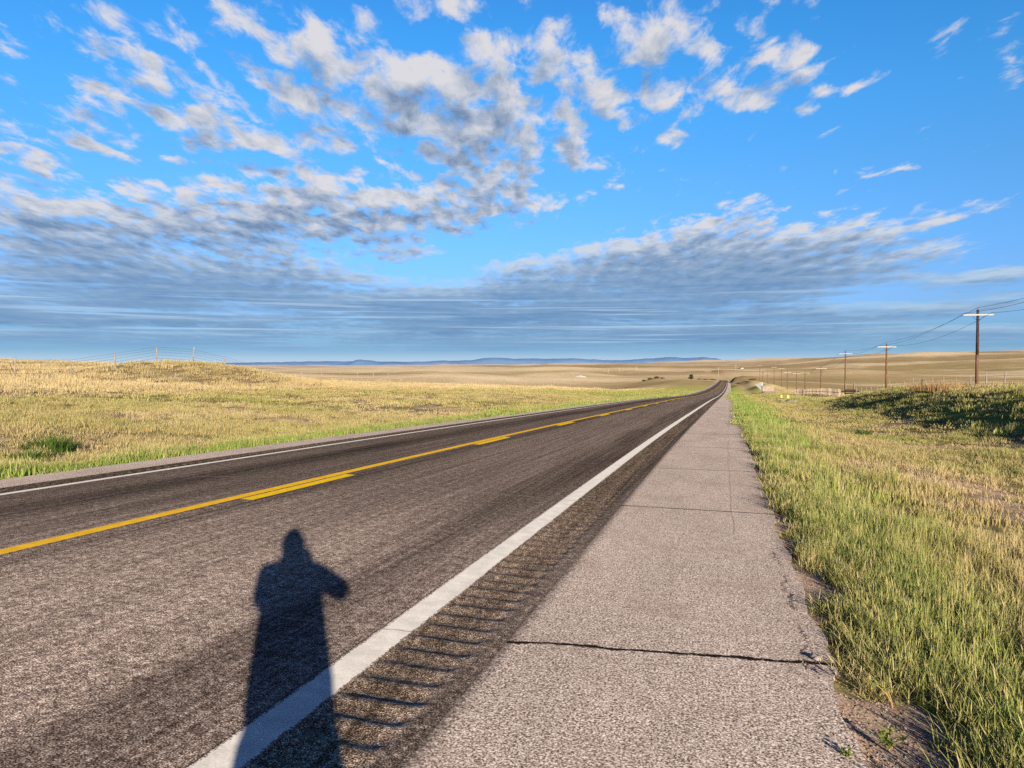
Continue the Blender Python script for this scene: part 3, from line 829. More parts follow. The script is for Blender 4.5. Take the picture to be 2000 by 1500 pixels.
M_FWALL = simple('far_white_wall', (.70, .66, .60), (.80, .76, .70), 2, (1, 1, 1), .8, .1)

def leaf_mat(name, c1, c2):
    m, nt = new_mat(name)
    P = nt.n('ShaderNodeNewGeometry')
    n = nt.noise(P.outputs['Position'], 3.0, 3, .6)
    c = nt.mix(nt.math('MULTIPLY_ADD', P.outputs['Random Per Island'], .6, nt.math('MULTIPLY', n, .4)), (*c1, 1), (*c2, 1))
    d = nt.n('ShaderNodeBsdfDiffuse'); nt.set(d.inputs[0], c)
    tr = nt.n('ShaderNodeBsdfTranslucent'); nt.set(tr.inputs[0], c)
    mx = nt.n('ShaderNodeMixShader'); mx.inputs[0].default_value = .2
    nt.t.links.new(d.outputs[0], mx.inputs[1]); nt.t.links.new(tr.outputs[0], mx.inputs[2])
    o = nt.n('ShaderNodeOutputMaterial'); nt.t.links.new(mx.outputs[0], o.inputs[0])
    return m
M_LEAF_DK = leaf_mat('dark_leaf', (.030, .045, .018), (.10, .12, .045))
M_LEAF_GR = leaf_mat('green_leaf', (.07, .14, .03), (.20, .30, .06))
M_LEAF_YG = leaf_mat('yellow_green_leaf', (.16, .24, .04), (.40, .46, .12))
M_SCRUB = leaf_mat('brown_scrub_leaf', (.07, .05, .03), (.20, .15, .07))
M_ORANGE = leaf_mat('orange_dry_stem', (.66, .36, .13), (.92, .62, .30))

# ------------------------------------------------------------------ utility poles and wires
XP = 24.0
def pole(px, top_py, X=XP, arm=2.62, dark=False, label='', n_top=1):
    a = px_az(px) - YAW
    y = X / tan(a); x = X
    depth = -x * SN + y * CS
    ztop = z_at(top_py, depth)
    zb = gz(x, y)
    H = ztop - zb
    r = empty('utility_pole', (x, y, zb))
    tag(r, label, 'utility pole', 'utility poles along the right of the road')
    rb, rt_ = .165, .115
    if dark:
        hs = H * .42
        MB().tube([(0, 0, -.4), (0, 0, hs)], [rb, rb * .88], 14).build('shaft', M_POLE, r, True)
        MB().tube([(0, 0, hs), (.004, 0, hs + (H - hs) * .5), (0, 0, H)], [rb * .881, rb * .80, rt_], 14).build('upper_shaft', M_POLE_DARK, r, True)
    else:
        MB().tube([(0, 0, -.4), (0, 0, H * .5), (0, 0, H)], [rb, (rb + rt_) / 2, rt_], 12).build('shaft', M_POLE, r, True)
    za = H - .52
    if arm:
        MB().box((0, -.17, za), (arm, .11, .14)).build('crossarm', M_ARM if px > 1640 else M_ARM2, r)
        if px > 1600:
            for sx in (-1, 1):
                MB().tube([(sx * .62, -.21, za - .02), (.02 * sx, -.13, za - .62)], .018, 6).build('arm_brace', M_POLE_DARK, r)
        for sx in (-arm / 2 + .12, arm / 2 - .12):
            MB().tube([(sx, -.17, za + .07), (sx, -.17, za + .13), (sx, -.17, za + .15), (sx, -.17, za + .21)], [.018, .02, .05, .035], 8).build('insulator', M_CERAM, r)
        MB().tube([(0, 0, H), (0, 0, H + .12), (0, 0, H + .14), (0, 0, H + .22)], [.02, .02, .05, .035], 8).build('insulator', M_CERAM, r)
    return (x, y, zb, H, za, arm)

P = []
P.append(pole(1908, 605, dark=True, label='tallest utility pole, dark scorched upper shaft, white crossarm, behind the grassy bank'))
P.append(pole(1731, 671, label='second utility pole from the near end, brown shaft under a white crossarm above the bank'))
P.append(pole(1651, 686, label='utility pole with white crossarm standing beside the dark timber fence brace'))
P.append(pole(1603.5, 716, label='brown utility pole rising behind the plank fence, pale crossarm below the skyline'))
P.append(pole(1572.5, 725, label='dark utility pole at the far end of the plank fence'))
P.append(pole(1556, 727, label='distant utility pole with pale crossarm just past the plank fence', X=26))
P.append(pole(1538, 724.5, label='distant thin utility pole above the two yellow markers'))
P.append(pole(1526.5, 718, label='distant dark utility pole directly above the first yellow marker', X=26))
P.append(pole(1512, 715.5, label='distant utility pole with pale crossarm against the brown hillside', X=26))
P.append(pole(1499, 727, label='short distant utility pole right of the white culvert wing'))
P.append(pole(1490, 721, label='short distant utility pole rising directly above the white culvert wing'))
P.append(pole(1484, 712.5, label='farthest utility pole of the line, on the dark bank past the dip'))
# the next pole towards the viewpoint stands outside the frame but carries the wires that enter it
yb = 42.5; zb = gz(XP, yb)
Hn = 7.7
r = empty('utility_pole', (XP, yb, zb)); tag(r, 'utility pole on the bank top, beside the verge, its crossarm carrying wires out of view', 'utility pole', 'utility poles along the right of the road')
MB().tube([(0, 0, -.4), (0, 0, Hn)], [.165, .115], 12).build('shaft', M_POLE, r, True)
MB().box((0, -.17, Hn - .52), (2.62, .11, .14)).build('crossarm', M_ARM, r)
for sx in (-1.19, 1.19): MB().tube([(sx, -.17, Hn - .45), (sx, -.17, Hn - .31)], [.02, .04], 8).build('insulator', M_CERAM, r)
P0 = (XP, yb, zb, Hn, Hn - .52, 2.62)
chain = [P0] + P[:5]
for wi, (lab, fn) in enumerate((('dark overhead wire strung along the pole tops', lambda p: (p[0], p[1], p[2] + p[3] + .2)),
                                ('thin overhead wire on the road side ends of the crossarms', lambda p: (p[0] - p[5] / 2 + .12, p[1] - .17, p[2] + p[4] + .2)),
                                ('thin overhead wire on the field side ends of the crossarms', lambda p: (p[0] + p[5] / 2 - .12, p[1] - .17, p[2] + p[4] + .2)))):
    pts = []
    for a, b in zip(chain[:-1], chain[1:]):
        A, B = Vector(fn(a)), Vector(fn(b)); sag = .55 + .25 * wi * .6
        for k in range(16):
            q = k / 16; p = A.lerp(B, q); p.z -= 4 * sag * q * (1 - q); pts.append(p)
    pts.append(Vector(fn(chain[-1])))
    o = MB().tube(pts, [.016 if p.y < 90 else .015 for p in pts], 5).build('overhead_wire', M_WIRE)
    tag(o, lab, 'overhead wire', 'overhead wires between the utility poles')

# lone poles far off
for px, tpy, dep, lab in ((1188, 731, 1000, 'tiny pale pole out on the plain, left one of three near the white outcrops'), (1210, 733, 1020, 'tiny pale pole out on the plain, middle one of three near the white outcrops'),
                          (1243, 732, 1050, 'tiny pale pole out on the plain, nearest the scrub hillock'), (1403, 718, 900, 'tiny pole where the road vanishes over its last rise'),
                          (1437, 713.5, 1050, 'tiny white topped pole on the brown slope right of the vanishing road')):
    x, y = world_at(px, dep); zb = gz(x, y); H = max(z_at(tpy, dep) - zb, 5.5)
    o = MB().tube([(0, 0, -.5), (0, 0, H)], [.16, .12], 8).box((0, 0, H - .4), (2.4, .2, .22)).build('distant_pole', M_ARM2)
    o.location = (x, y, zb); tag(o, lab, 'utility pole', 'far poles on the plain')

# ------------------------------------------------------------------ fences
def post_mesh(seed, h=1.28):
    r = random.Random(seed)
    k = r.uniform(.9, 1.1)
    return MB().tube([(0, 0, -.3), (r.uniform(-.02, .02), 0, h * .5), (r.uniform(-.05, .05), r.uniform(-.05, .05), h * k)], [.058 * r.uniform(.8, 1.1), .053, .045 * r.uniform(.7, 1.1)], 8).mesh('fence_post')
POST_MESHES = [post_mesh(i) for i in range(5)]
for pm in POST_MESHES: pm.materials.append(M_POST); pm.polygons.foreach_set('use_smooth', [True] * len(pm.polygons))

def wire_fence(name, label, pts, heights, wr, skip=()):
    x0, y0 = pts[0]
    root = empty(name, (x0, y0, gz(x0, y0))); tag(root, label, 'fence')
    for i, (x, y) in enumerate(pts):
        if i in skip: continue
        o = bpy.data.objects.new('fence_post', random.choice(POST_MESHES)); COL.objects.link(o)
        o.parent = root; o.location = (x - x0, y - y0, gz(x, y) - root.location.z)
        o.rotation_euler = (random.uniform(-.03, .03), random.uniform(-.03, .03), random.uniform(0, 6))
        o.scale = (1, 1, random.uniform(.94, 1.08))
    for hgt in heights:
        L = [(x - x0, y - y0, gz(x, y) + hgt - root.location.z) for x, y in pts]
        MB().tube(L, wr, 4).build('fence_wire', M_WIRE, root)
    return root
ptsL = [(-42 + float(xc(y)) * .6 + random.uniform(-.05, .05), y) for y in 36.5 + 4.1 * (np.arange(-1, 70)) + np.array([random.uniform(-.2, .2) for _ in range(71)])]
wire_fence('wire_fence', 'long wire fence with grey wooden posts crossing the grassy mound', ptsL, (.35, .6, .82, 1.02, 1.2), .0065)
ptsR = [(20.5, y) for y in 52.8 + 4.1 * np.arange(0, 20)]
wire_fence('wire_fence', 'wire fence of pale posts behind the dark bank, under the utility poles', ptsR, (.5, .8, 1.1), .008)

# dark timber brace beside the third pole
bx, by = world_at(1660, 127); bz = gz(bx, by)
rot = -YAW * 0
root = empty('timber_brace', (bx, by, bz - .05), YAW); tag(root, 'dark timber fence brace with stacked rails between two tall posts', 'fence brace')
for sx, hh in ((-.72, 2.35), (.72, 2.5)):
    MB().tube([(sx, 0, -.3), (sx, 0, hh)], [.10, .085], 8).build('tall_post', M_POST, root, True)
    MB().tube([(sx - .10, -.12, -.3), (sx - .10, -.12, hh * .92)], [.06, .05], 8).build('side_post', M_DKWOOD, root, True)
for z in (.35, .65, .95, 1.22): MB().box((0, -.19, z), (1.75, .07, .19)).build('rail', M_DKWOOD, root)
MB().box((0, -.26, .98), (2.9, .09, .22)).build('top_rail', M_DKWOOD, root)
for sx in (-1.38, 1.38): MB().tube([(sx, -.1, -.3), (sx, -.1, .95)], .07, 8).build('short_post', M_POST, root, True)

# plank fence that follows
pa, pb = world_at(1640, 134), world_at(1553, 214)
root = empty('plank_fence', (pa[0], pa[1], gz(*pa))); tag(root, 'pale plank fence running from the timber brace towards the distant poles', 'fence')
npl = 96
rl = MB()
PLANKS = [MB().box((0, 0, .5), (w_, .05, 1.0), None, .96).mesh('plank') for w_ in (.24, .30, .36, .20)]
for pm in PLANKS: pm.materials.append(M_PLANK)
prev = None
for i in range(npl):
    q = i / (npl - 1); x = pa[0] + (pb[0] - pa[0]) * q + 1.2 * sin(q * pi) ; y = pa[1] + (pb[1] - pa[1]) * q; z = gz(x, y)
    h = 1.42 * random.uniform(.92, 1.08)
    o = bpy.data.objects.new('plank', PLANKS[i % 4]); COL.objects.link(o); o.parent = root
    o.location = (x - pa[0], y - pa[1], z - root.location.z + .04); o.rotation_euler = (0, random.uniform(-.04, .04), YAW + random.uniform(-.1, .1)); o.scale = (1, 1, h)
    if i % 12 == 0:
        MB().tube([(x - pa[0], y - pa[1] + .1, z - root.location.z - .3), (x - pa[0], y - pa[1] + .1, z - root.location.z + 1.4)], [.10, .09], 8).build('post', M_POST if i else M_DKWOOD, root, True)
    p = (x - pa[0], y - pa[1] + .05, z - root.location.z + .85)
    if prev: rl.tube([prev, p], .05, 5)
    prev = p
rl.build('rail', M_POST, root)

# ------------------------------------------------------------------ yellow markers, stones, culvert
for px, dep, hh, lab in ((1526.5, 121, .92, 'yellow marker plate on a short post, the one nearer the road'), (1539.5, 113, .86, 'larger yellow marker plate on a short post beside the stones')):
    x, y = world_at(px, dep); zb = gz(x, y)
    root = empty('marker_post', (x, y, zb), YAW); tag(root, lab, 'marker post', 'yellow marker posts in the ditch')
    MB().tube([(0, 0, -.3), (0, 0, hh * .75)], .035, 6).build('post', M_STEEL, root)
    MB().box((0, -.05, hh * .78), (.26 if px < 1530 else .31, .03, .42 if px < 1530 else .48)).build('plate', M_YPLATE, root)

def rock_mesh(name, s, seed, sub=2):
    bm = bmesh.new(); bmesh.ops.create_icosphere(bm, subdivisions=sub, radius=1)
    r = np.random.default_rng(seed)
    o = r.uniform(0, 50, 3)
    for v in bm.verts:
        n = float(vnoise(v.co.x * 1.7 + o[0], v.co.y * 1.7 + v.co.z * 1.3 + o[1], seed)[0])
        v.co *= .65 + .7 * n
        v.co.x *= s[0]; v.co.y *= s[1]; v.co.z *= s[2]
    m = bpy.data.meshes.new(name); bm.to_mesh(m); bm.free()
    return m
for i, (px, dep, s, lab) in enumerate(((1540, 106, (.55, .4, .25), 'dark grey stone in front of the larger yellow marker'), (1551, 105, (.75, .5, .28), 'pale flat stone, largest of three past the ditch grass'), (1530, 109, (.4, .4, .25), 'small pale stone below the first yellow marker'))):
    x, y = world_at(px, dep)
    o = link('stone', rock_mesh('stone', s, 30 + i), M_STONE); o.location = (x, y, gz(x, y) + .06); tag(o, lab, 'stone', 'stones in the ditch')

tt, ss = solve_ts(1597, 1288)
o = link('stone', rock_mesh('stone', (.030, .022, .018), 77, 3), M_STONE); o.location = (tt + float(xc(ss)), ss, float(zr(ss)) + .018); tag(o, 'small pale pebble lying on the crack at the edge of the shoulder', 'stone')
o = MB().tube([(0, 0, 0), (.06, .01, .012), (.13, -.01, .004), (.19, .005, .006)], [.0022, .003, .0025, .001], 5).build('dry_stalk', leaf_mat('straw_stalk', (.62, .48, .26), (.78, .64, .38)))
tt, ss = solve_ts(1665, 1262); o.location = (tt + float(xc(ss)), ss, gz(tt + float(xc(ss)), ss) + .012); o.rotation_euler = (0, 0, .25); tag(o, 'single straw stalk lying on the gravel edge below the grass', 'stalk')

dep = 236
cx, cy = world_at(1500, dep); cz = z_at(767, dep)
root = empty('culvert_headwall', (cx, cy, cz), YAW); tag(root, 'tan concrete culvert headwall with a bright white triangular wing', 'culvert')
MB().box((0, 0, .9), (3.6, .5, 2.2)).build('headwall', M_CONC, root)
MB().box((0, .02, 2.08), (3.9, .62, .16)).build('coping', M_CONC, root)
m = mesh_from('wing_wall', [(-1.9, .1, .6), (-1.9, .1, 3.3), (-3.6, 1.5, 2.5), (-1.6, .1, .6), (-1.6, .1, 3.3), (-3.4, 1.8, 2.5), (-2.3, .3, 1.6), (-2.0, .3, 1.6)],
              [(0, 1, 2), (5, 4, 3), (1, 4, 5, 2), (0, 3, 4, 1), (0, 2, 5, 3)])
link('wing_wall', m, M_WCONC, root)
m = mesh_from('apron', [(-1.8, -2.4, -.25), (2.4, -2.2, -.2), (1.8, -.26, .5), (-1.8, -.26, .5), (-1.8, -2.4, -.9), (2.4, -2.2, -.9), (1.8, -.26, -.9), (-1.8, -.26, -.9)],
              [(0, 1, 2, 3), (4, 5, 1, 0), (5, 6, 2, 1), (7, 4, 0, 3)])
link('apron', m, M_CONC, root)

# ------------------------------------------------------------------ plants that stand out
def leafy(mb, center, rad, n, size, rs, up=.5, shell=.35):
    r = random.Random(rs)
    for i in range(n):
        while True:
            p = Vector((r.uniform(-1, 1), r.uniform(-1, 1), r.uniform(-1, 1)))
            if shell < p.length < 1: break
        q = Vector((center[0] + p.x * rad[0], center[1] + p.y * rad[1], center[2] + p.z * rad[2]))
        nrm = (p + Vector((r.uniform(-.6, .6), r.uniform(-.6, .6), r.uniform(-.2, up)))).normalized()
        a = nrm.orthogonal().normalized(); b = nrm.cross(a)
        k = r.uniform(0, 6.28); a, b = a * cos(k) + b * sin(k), b * cos(k) - a * sin(k)
        s = size * r.uniform(.6, 1.3)
        i0 = len(mb.v)
        mb.v += [tuple(q - a * s), tuple(q + b * s * .45), tuple(q + a * s), tuple(q - b * s * .45)]
        mb.f.append((i0, i0 + 1, i0 + 2, i0 + 3))

def clump(px, dep, w, h, n, bw, mat, name, label, cat, seed, group=None):
    x, y = world_at(px, dep); zb = gz(x, y)
    V, Fc, H, B = [], [], [], []
    r = random.Random(seed)
    for i in range(n):
        a = r.uniform(0, 2 * pi); q = w * .5 * math.sqrt(r.random())
        blade(V, Fc, H, B, (q * cos(a), q * sin(a)), a + r.uniform(-.7, .7), r.uniform(0, .4), r.uniform(0, .7), h * r.uniform(.5, 1.15) * (1 - .35 * q / (w * .5)), bw * r.uniform(.6, 1.3), r.random())
    root = link(name, mesh_from(name, V, Fc), mat); root.location = (x, y, zb - .02)
    tag(root, label, cat, group)
    return root
def dep_for(px, py, lo=2, hi=400):
    """distance at which the terrain is seen in pixel (px, py)"""
    ds = np.linspace(lo, hi, 6000); rt = (px - 1000) / F_PX * ds
    z = terrain(rt * CS - ds * SN, rt * SN + ds * CS)
    k = np.argmax(HOR - (z - CAM_H) / ds * F_PX <= py)
    return ds[k]
clump(97, dep_for(97, 882), .95, .50, 420, .022, M_LEAF_GR, 'grass_clump', 'big dark green grass clump in the olive field across the road', 'grass clump', 1)
clump(60, dep_for(60, 898), .8, .28, 220, .02, M_LEAF_GR, 'grass_clump', 'low green grass clump below and beside the big dark green one', 'grass clump', 2)
clump(1686, dep_for(1686, 851), .60, .42, 260, .022, M_LEAF_GR, 'grass_clump', 'bluish green weed clump alone on the straw coloured verge', 'grass clump', 3)
clump(1842, 52, 4.6, .95, 700, .035, M_ORANGE, 'dry_weeds', 'patch of orange dry weeds on the crest of the dark bank', 'weeds', 4)
clump(986, dep_for(986, 808), .7, .35, 160, .03, M_LEAF_GR, 'grass_clump', 'dark green grass clump at the far pavement edge, mid distance', 'grass clump', 6)

def weed(px, py, h, leaves, seed, label, curl=False):
    d = dep_for(px, py, 1, 12); x, y = world_at(px, d); zb = gz(x, y)
    root = empty('roadside_weed', (x, y, zb - .01)); tag(root, label, 'weed')
    r = random.Random(seed)
    stem = MB(); leafm = MB()
    for k in range(4 if not curl else 3):
        a = r.uniform(0, 2 * pi) if not curl else pi + r.uniform(-.5, .5)
        hh = h * r.uniform(.7, 1.1); ln = r.uniform(.3, .7)
        pts = [Vector((cos(a) * ln * hh * q * q, sin(a) * ln * hh * q * q, hh * (q - .15 * q * q))) for q in np.linspace(0, 1, 5)]
        stem.tube(pts, [.0032, .003, .0026, .002, .0012], 5)
        for j in range(leaves):
            q = r.uniform(.25, 1.0); i = min(int(q * 4), 3); p = pts[i].lerp(pts[i + 1], q * 4 - i)
            b = r.uniform(0, 2 * pi); L = h * r.uniform(.22, .42); W = L * .22
            d1 = Vector((cos(b), sin(b), r.uniform(.2, .9))).normalized(); sd = d1.cross(Vector((0, 0, 1))).normalized()
            c = p + d1 * L * .55 + Vector((0, 0, .01)); e = p + d1 * L + Vector((0, 0, -.25 * L))
            i0 = len(leafm.v)
            leafm.v += [tuple(p), tuple(c + sd * W), tuple(e), tuple(c - sd * W), tuple(c + Vector((0, 0, -.15 * W)))]
            leafm.f += [(i0, i0 + 1, i0 + 4), (i0 + 1, i0 + 2, i0 + 4), (i0 + 2, i0 + 3, i0 + 4), (i0 + 3, i0, i0 + 4)]
    stem.build('stem', M_ORANGE, root, True); leafm.build('leaf', M_LEAF_YG, root)
weed(1752, 1392, .16, 4, 5, 'reddish stemmed weed with curled pale leaf leaning over the gravel edge', True)
weed(1745, 1478, .10, 14, 8, 'low bright green leafy weed growing from the gravel at the pavement edge')
weed(1662, 1496, .07, 12, 9, 'tiny leafy weed growing through the edge of the shoulder')

# tree and scrub in the distance
def tree(px, base_py, dep, w, h, label):
    x, y = world_at(px, dep); zb = gz(x, y)
    root = empty('round_tree', (x, y, zb)); tag(root, label, 'tree')
    t = MB(); t.tube([(0, 0, -.4), (.05, 0, h * .25), (0, .05, h * .5)], [h * .05, h * .038, h * .02], 8)
    for k in range(6):
        a = k * 1.05; t.tube([(0, 0, h * .22), (cos(a) * w * .2, sin(a) * w * .2, h * .5), (cos(a) * w * .33, sin(a) * w * .33, h * .68)], [h * .022, h * .014, h * .006], 6)
    t.build('trunk', M_BARK, root, True)
    c = MB(); r = random.Random(px)
    for k in range(16):
        a = r.uniform(0, 6.28); q = r.uniform(0, .30) * w; zz = h * r.uniform(.30, .86)
        leafy(c, (cos(a) * q, sin(a) * q, zz), (w * .22, w * .22, h * .14), 110, h * .045, k + px)
    c.build('crown', M_LEAF_DK, root)
tree(1350, 739.5, 690, 6.2, 6.0, 'lone dark round tree on the plain left of the vanishing road')

def scrub(px, dep, w, h, label, seed, mat=M_SCRUB):
    x, y = world_at(px, dep); zb = gz(x, y)
    c = MB()
    for k in range(7):
        r = random.Random(seed + k)
        leafy(c, (r.uniform(-.4, .4) * w, r.uniform(-.3, .3) * w, h * r.uniform(.25, .6)), (w * .28, w * .28, h * .4), 60, h * .14, seed * 10 + k, shell=.2)
    o = c.build('scrub_bush', mat); o.location = (x, y, zb - .1)
    tag(o, label, 'bush', 'scrub bushes on the far slopes')
for i, (px, dep, w, h, lab) in enumerate(((1258, 640, 4, 2.0, 'dark scrub bush at the left foot of the scrub hillock'), (1270, 638, 5, 2.4, 'dark scrub bush on the left shoulder of the hillock'),
                                      (1283, 636, 5, 2.6, 'dark scrub bush on top of the hillock'), (1294, 640, 4, 2.0, 'dark scrub bush at the right foot of the hillock'),
                                      (1366, 760, 5, 1.8, 'brown scrub bush just right of the lone round tree'), (1378, 770, 6, 2.0, 'brown scrub bush between the round tree and the vanishing road'),
                                      (1392, 800, 6, 2.2, 'brown scrub bush on the rise behind the vanishing road'), (1443, 560, 5, 1.8, 'brown scrub bush at the left end of the dark bank'),
                                      (1456, 580, 5, 1.8, 'brown scrub bush halfway along the dark bank'), (1470, 600, 5, 1.8, 'brown scrub bush at the right end of the dark bank'),
                                      (856, 1500, 14, 6, 'far dark tree clump beside tiny farm buildings'))):
    scrub(px, dep, w, h * .8, lab, 40 + i)

# far farm sheds, white clay outcrops
for px, dep, s, lab in ((864, 1480, (6, 5, 2.6), 'tiny white farm shed beside the far dark tree clump'), (1449, 1500, (6, 4, 2.2), 'tiny pale shed on the skyline slope right of the vanishing road')):
    x, y = world_at(px, dep); root = empty('farm_shed', (x, y, gz(x, y)), YAW); tag(root, lab, 'shed')
    MB().box((0, 0, s[2] / 2), s).build('wall', M_FWALL, root)
    z0 = s[2] + .003; a, b = s[0] / 2 + .4, s[1] / 2 + .4
    link('roof', mesh_from('roof', [(-a, -b, z0), (a, -b, z0), (a, b, z0), (-a, b, z0), (-a, 0, z0 + 1.8), (a, 0, z0 + 1.8)], [(0, 1, 5, 4), (2, 3, 4, 5), (1, 2, 5), (3, 0, 4), (3, 2, 1, 0)]), M_ROOF, root)

def outcrop(px, dep, w, h, seed, label):
    x, y = world_at(px, dep); zb = gz(x, y)
    n = 26; V = []; Fc = []
    r = np.random.default_rng(seed)
    for j in range(9):
        for i in range(n):
            u = (i / (n - 1) - .5) * 2; v = (j / 8 - .5) * 2
            e = max(0, 1 - u * u) * max(0, 1 - v * v)
            nz = float(fbm(np.array(i * .45 + seed), np.array(j * .6), seed, 4, .6)[0])
            V.append((u * w / 2, v * w * .3 + r.uniform(-.1, .1), h * (1.8 * nz * e ** .5 - .35)))
    for j in range(8):
        for i in range(n - 1):
            Fc.append((j * n + i, j * n + i + 1, (j + 1) * n + i + 1, (j + 1) * n + i))
    o = link('rock_outcrop', mesh_from('rock_outcrop', V, Fc), M_CLAY); o.location = (x, y, zb); o.rotation_euler = (0, 0, YAW + random.uniform(-.2, .2))
    tag(o, label, 'rock outcrop', 'white clay outcrops on the plain')
for i, a in enumerate(((1070, 430, 7.5, 1.9, 'jagged white clay outcrop, first to the left of the pale field'), (1152, 440, 6, 1.3, 'white clay outcrop with a peaked left end, mid plain'),
                       (1178, 450, 6, 1.4, 'small white clay outcrop just right of the peaked one'), (1132, 760, 16, 2.2, 'broad pale outcrop higher on the plain, above the peaked one'),
                       (882, 420, 6.5, 1.3, 'slanting white clay streak behind the far end of the wire fence'), (986, 470, 7.0, 1.0, 'thin white clay streak on the dark hillside, middle of the plain'),
                       (1018, 470, 5.0, .9, 'short white clay streak left of the jagged outcrop'), (1072, 1300, 26, 2.5, 'low far white outcrop near the badlands'), (960, 1700, 60, 3.5, 'long pale far outcrop below the blue hills'))):
    outcrop(a[0], a[1], a[2], a[3], 200 + i, a[4])

# ------------------------------------------------------------------ blue hills on the horizon
def hills(name, label, dep, prof, c, seed):
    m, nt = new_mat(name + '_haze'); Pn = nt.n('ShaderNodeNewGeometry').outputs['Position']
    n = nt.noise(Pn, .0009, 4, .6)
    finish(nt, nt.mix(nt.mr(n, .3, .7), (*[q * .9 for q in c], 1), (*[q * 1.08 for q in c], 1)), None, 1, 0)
    V, Fc = [], []
    pxs = np.arange(prof[0][0], prof[-1][0] + .1, 2.0)
    top = np.interp(pxs, [p[0] for p in prof], [p[1] for p in prof])
    top = top + (fbm(pxs / 14, pxs * 0, seed, 4) - .5) * 2.0 * (top < 709)
    for px, ty in zip(pxs, top):
        x, y = world_at(px, dep); zt = z_at(ty, dep); x2, y2 = world_at(px, dep * 1.08)
        xm, ym = world_at(px, dep * .985)
        V += [(*world_at(px, dep * .96), -200), (xm, ym, zt * .55 - 40), (x, y, zt), (x2, y2, -300)]
    for i in range(len(pxs) - 1):
        for k in range(3): Fc.append((4 * i + k, 4 * i + 4 + k, 4 * i + 5 + k, 4 * i + 1 + k))
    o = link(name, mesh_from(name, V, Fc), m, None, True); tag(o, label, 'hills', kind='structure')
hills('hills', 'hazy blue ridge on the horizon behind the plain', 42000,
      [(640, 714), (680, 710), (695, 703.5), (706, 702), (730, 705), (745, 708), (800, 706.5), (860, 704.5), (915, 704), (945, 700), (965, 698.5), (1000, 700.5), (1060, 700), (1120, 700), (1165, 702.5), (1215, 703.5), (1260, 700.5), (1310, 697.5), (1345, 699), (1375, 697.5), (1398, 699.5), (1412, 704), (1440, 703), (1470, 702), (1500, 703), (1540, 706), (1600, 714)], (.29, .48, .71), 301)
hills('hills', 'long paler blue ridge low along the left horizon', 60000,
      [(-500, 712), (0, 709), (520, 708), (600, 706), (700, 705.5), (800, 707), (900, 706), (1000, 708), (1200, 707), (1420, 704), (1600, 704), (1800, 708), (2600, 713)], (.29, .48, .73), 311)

# ------------------------------------------------------------------ the photographer, whose shadow lies on the road
def skin(name, verts, edges, mat, parent, sub=2, root=0):
    m = bpy.data.meshes.new(name); m.from_pydata([v[:3] for v in verts], edges, []); m.update()
    o = link(name, m, mat, parent)
    o.modifiers.new('skin', 'SKIN').use_smooth_shade = True
    for i, v in enumerate(verts):
        r_ = v[3]; o.data.skin_vertices[0].data[i].radius = r_ if hasattr(r_, '__len__') else (r_, r_)
    o.data.skin_vertices[0].data[root].use_root = True
    sd = o.modifiers.new('sub', 'SUBSURF'); sd.levels = sub; sd.render_levels = sub
    return o
M_SKIN = simple('skin', (.50, .30, .22), (.58, .36, .27), 20, (1, 1, 1), .55, .1, .002)
M_JACKET = simple('navy_jacket_cloth', (.03, .045, .09), (.06, .08, .14), 30, (1, 1, 1), .9, .3, .004)
M_TROUS = simple('grey_trouser_cloth', (.07, .07, .075), (.12, .12, .125), 30, (1, 1, 1), .9, .3, .004)
M_HAIR = simple('brown_hair', (.035, .022, .014), (.08, .05, .03), 40, (1, 1, .2), .7, .4, .004)
M_SHOE = simple('dark_shoe', (.03, .03, .03), (.07, .065, .06), 20, (1, 1, 1), .6, .2, .003)
M_PHONE = simple('black_phone', (.012, .012, .014), (.02, .02, .022), 10, (1, 1, 1), .25, .0)
pl_rt, pl_fw = .050, -.37
pxw, pyw = pl_rt * CS - pl_fw * SN, pl_rt * SN + pl_fw * CS
tz = float(zr(pyw)) + float(crown(pxw))
person = empty('person', (pxw, pyw, tz), YAW)
tag(person, 'standing person in a dark jacket and loose trousers taking the picture with a phone', 'person')
hx = -.035; HZ = CAM_H - tz
def hand(V, E, wrist_i, side):
    """palm, four fingers and a thumb closed on the end of the phone"""
    w = Vector(V[wrist_i][:3])
    palm = w + Vector((-.02 * side, .035, .045)); V.append((*palm, (.030, .018))); pi_ = len(V) - 1; E.append((wrist_i, pi_))
    for k, ln in enumerate((.070, .080, .076, .060)):
        b = palm + Vector((-.006 * side, .022, .038 - .021 * k))
        V.append((*b, .0095)); a = len(V) - 1; E.append((pi_, a))
        p1 = b + Vector((-.010 * side, ln * .42, .004)); V.append((*p1, .0088)); E.append((a, a + 1))
        p2 = p1 + Vector((-ln * .40 * side, ln * .12, .0)); V.append((*p2, .0080)); E.append((a + 1, a + 2))
        p3 = p2 + Vector((-ln * .24 * side, -ln * .08, .0)); V.append((*p3, .0072)); E.append((a + 2, a + 3))
    b = palm + Vector((-.026 * side, -.002, -.012)); V.append((*b, .0115)); a = len(V) - 1; E.append((pi_, a))
    p1 = b + Vector((-.026 * side, .004, .020)); V.append((*p1, .0100)); E.append((a, a + 1))
    p2 = p1 + Vector((-.018 * side, .004, .022)); V.append((*p2, .0085)); E.append((a + 1, a + 2))
HD = 1.60
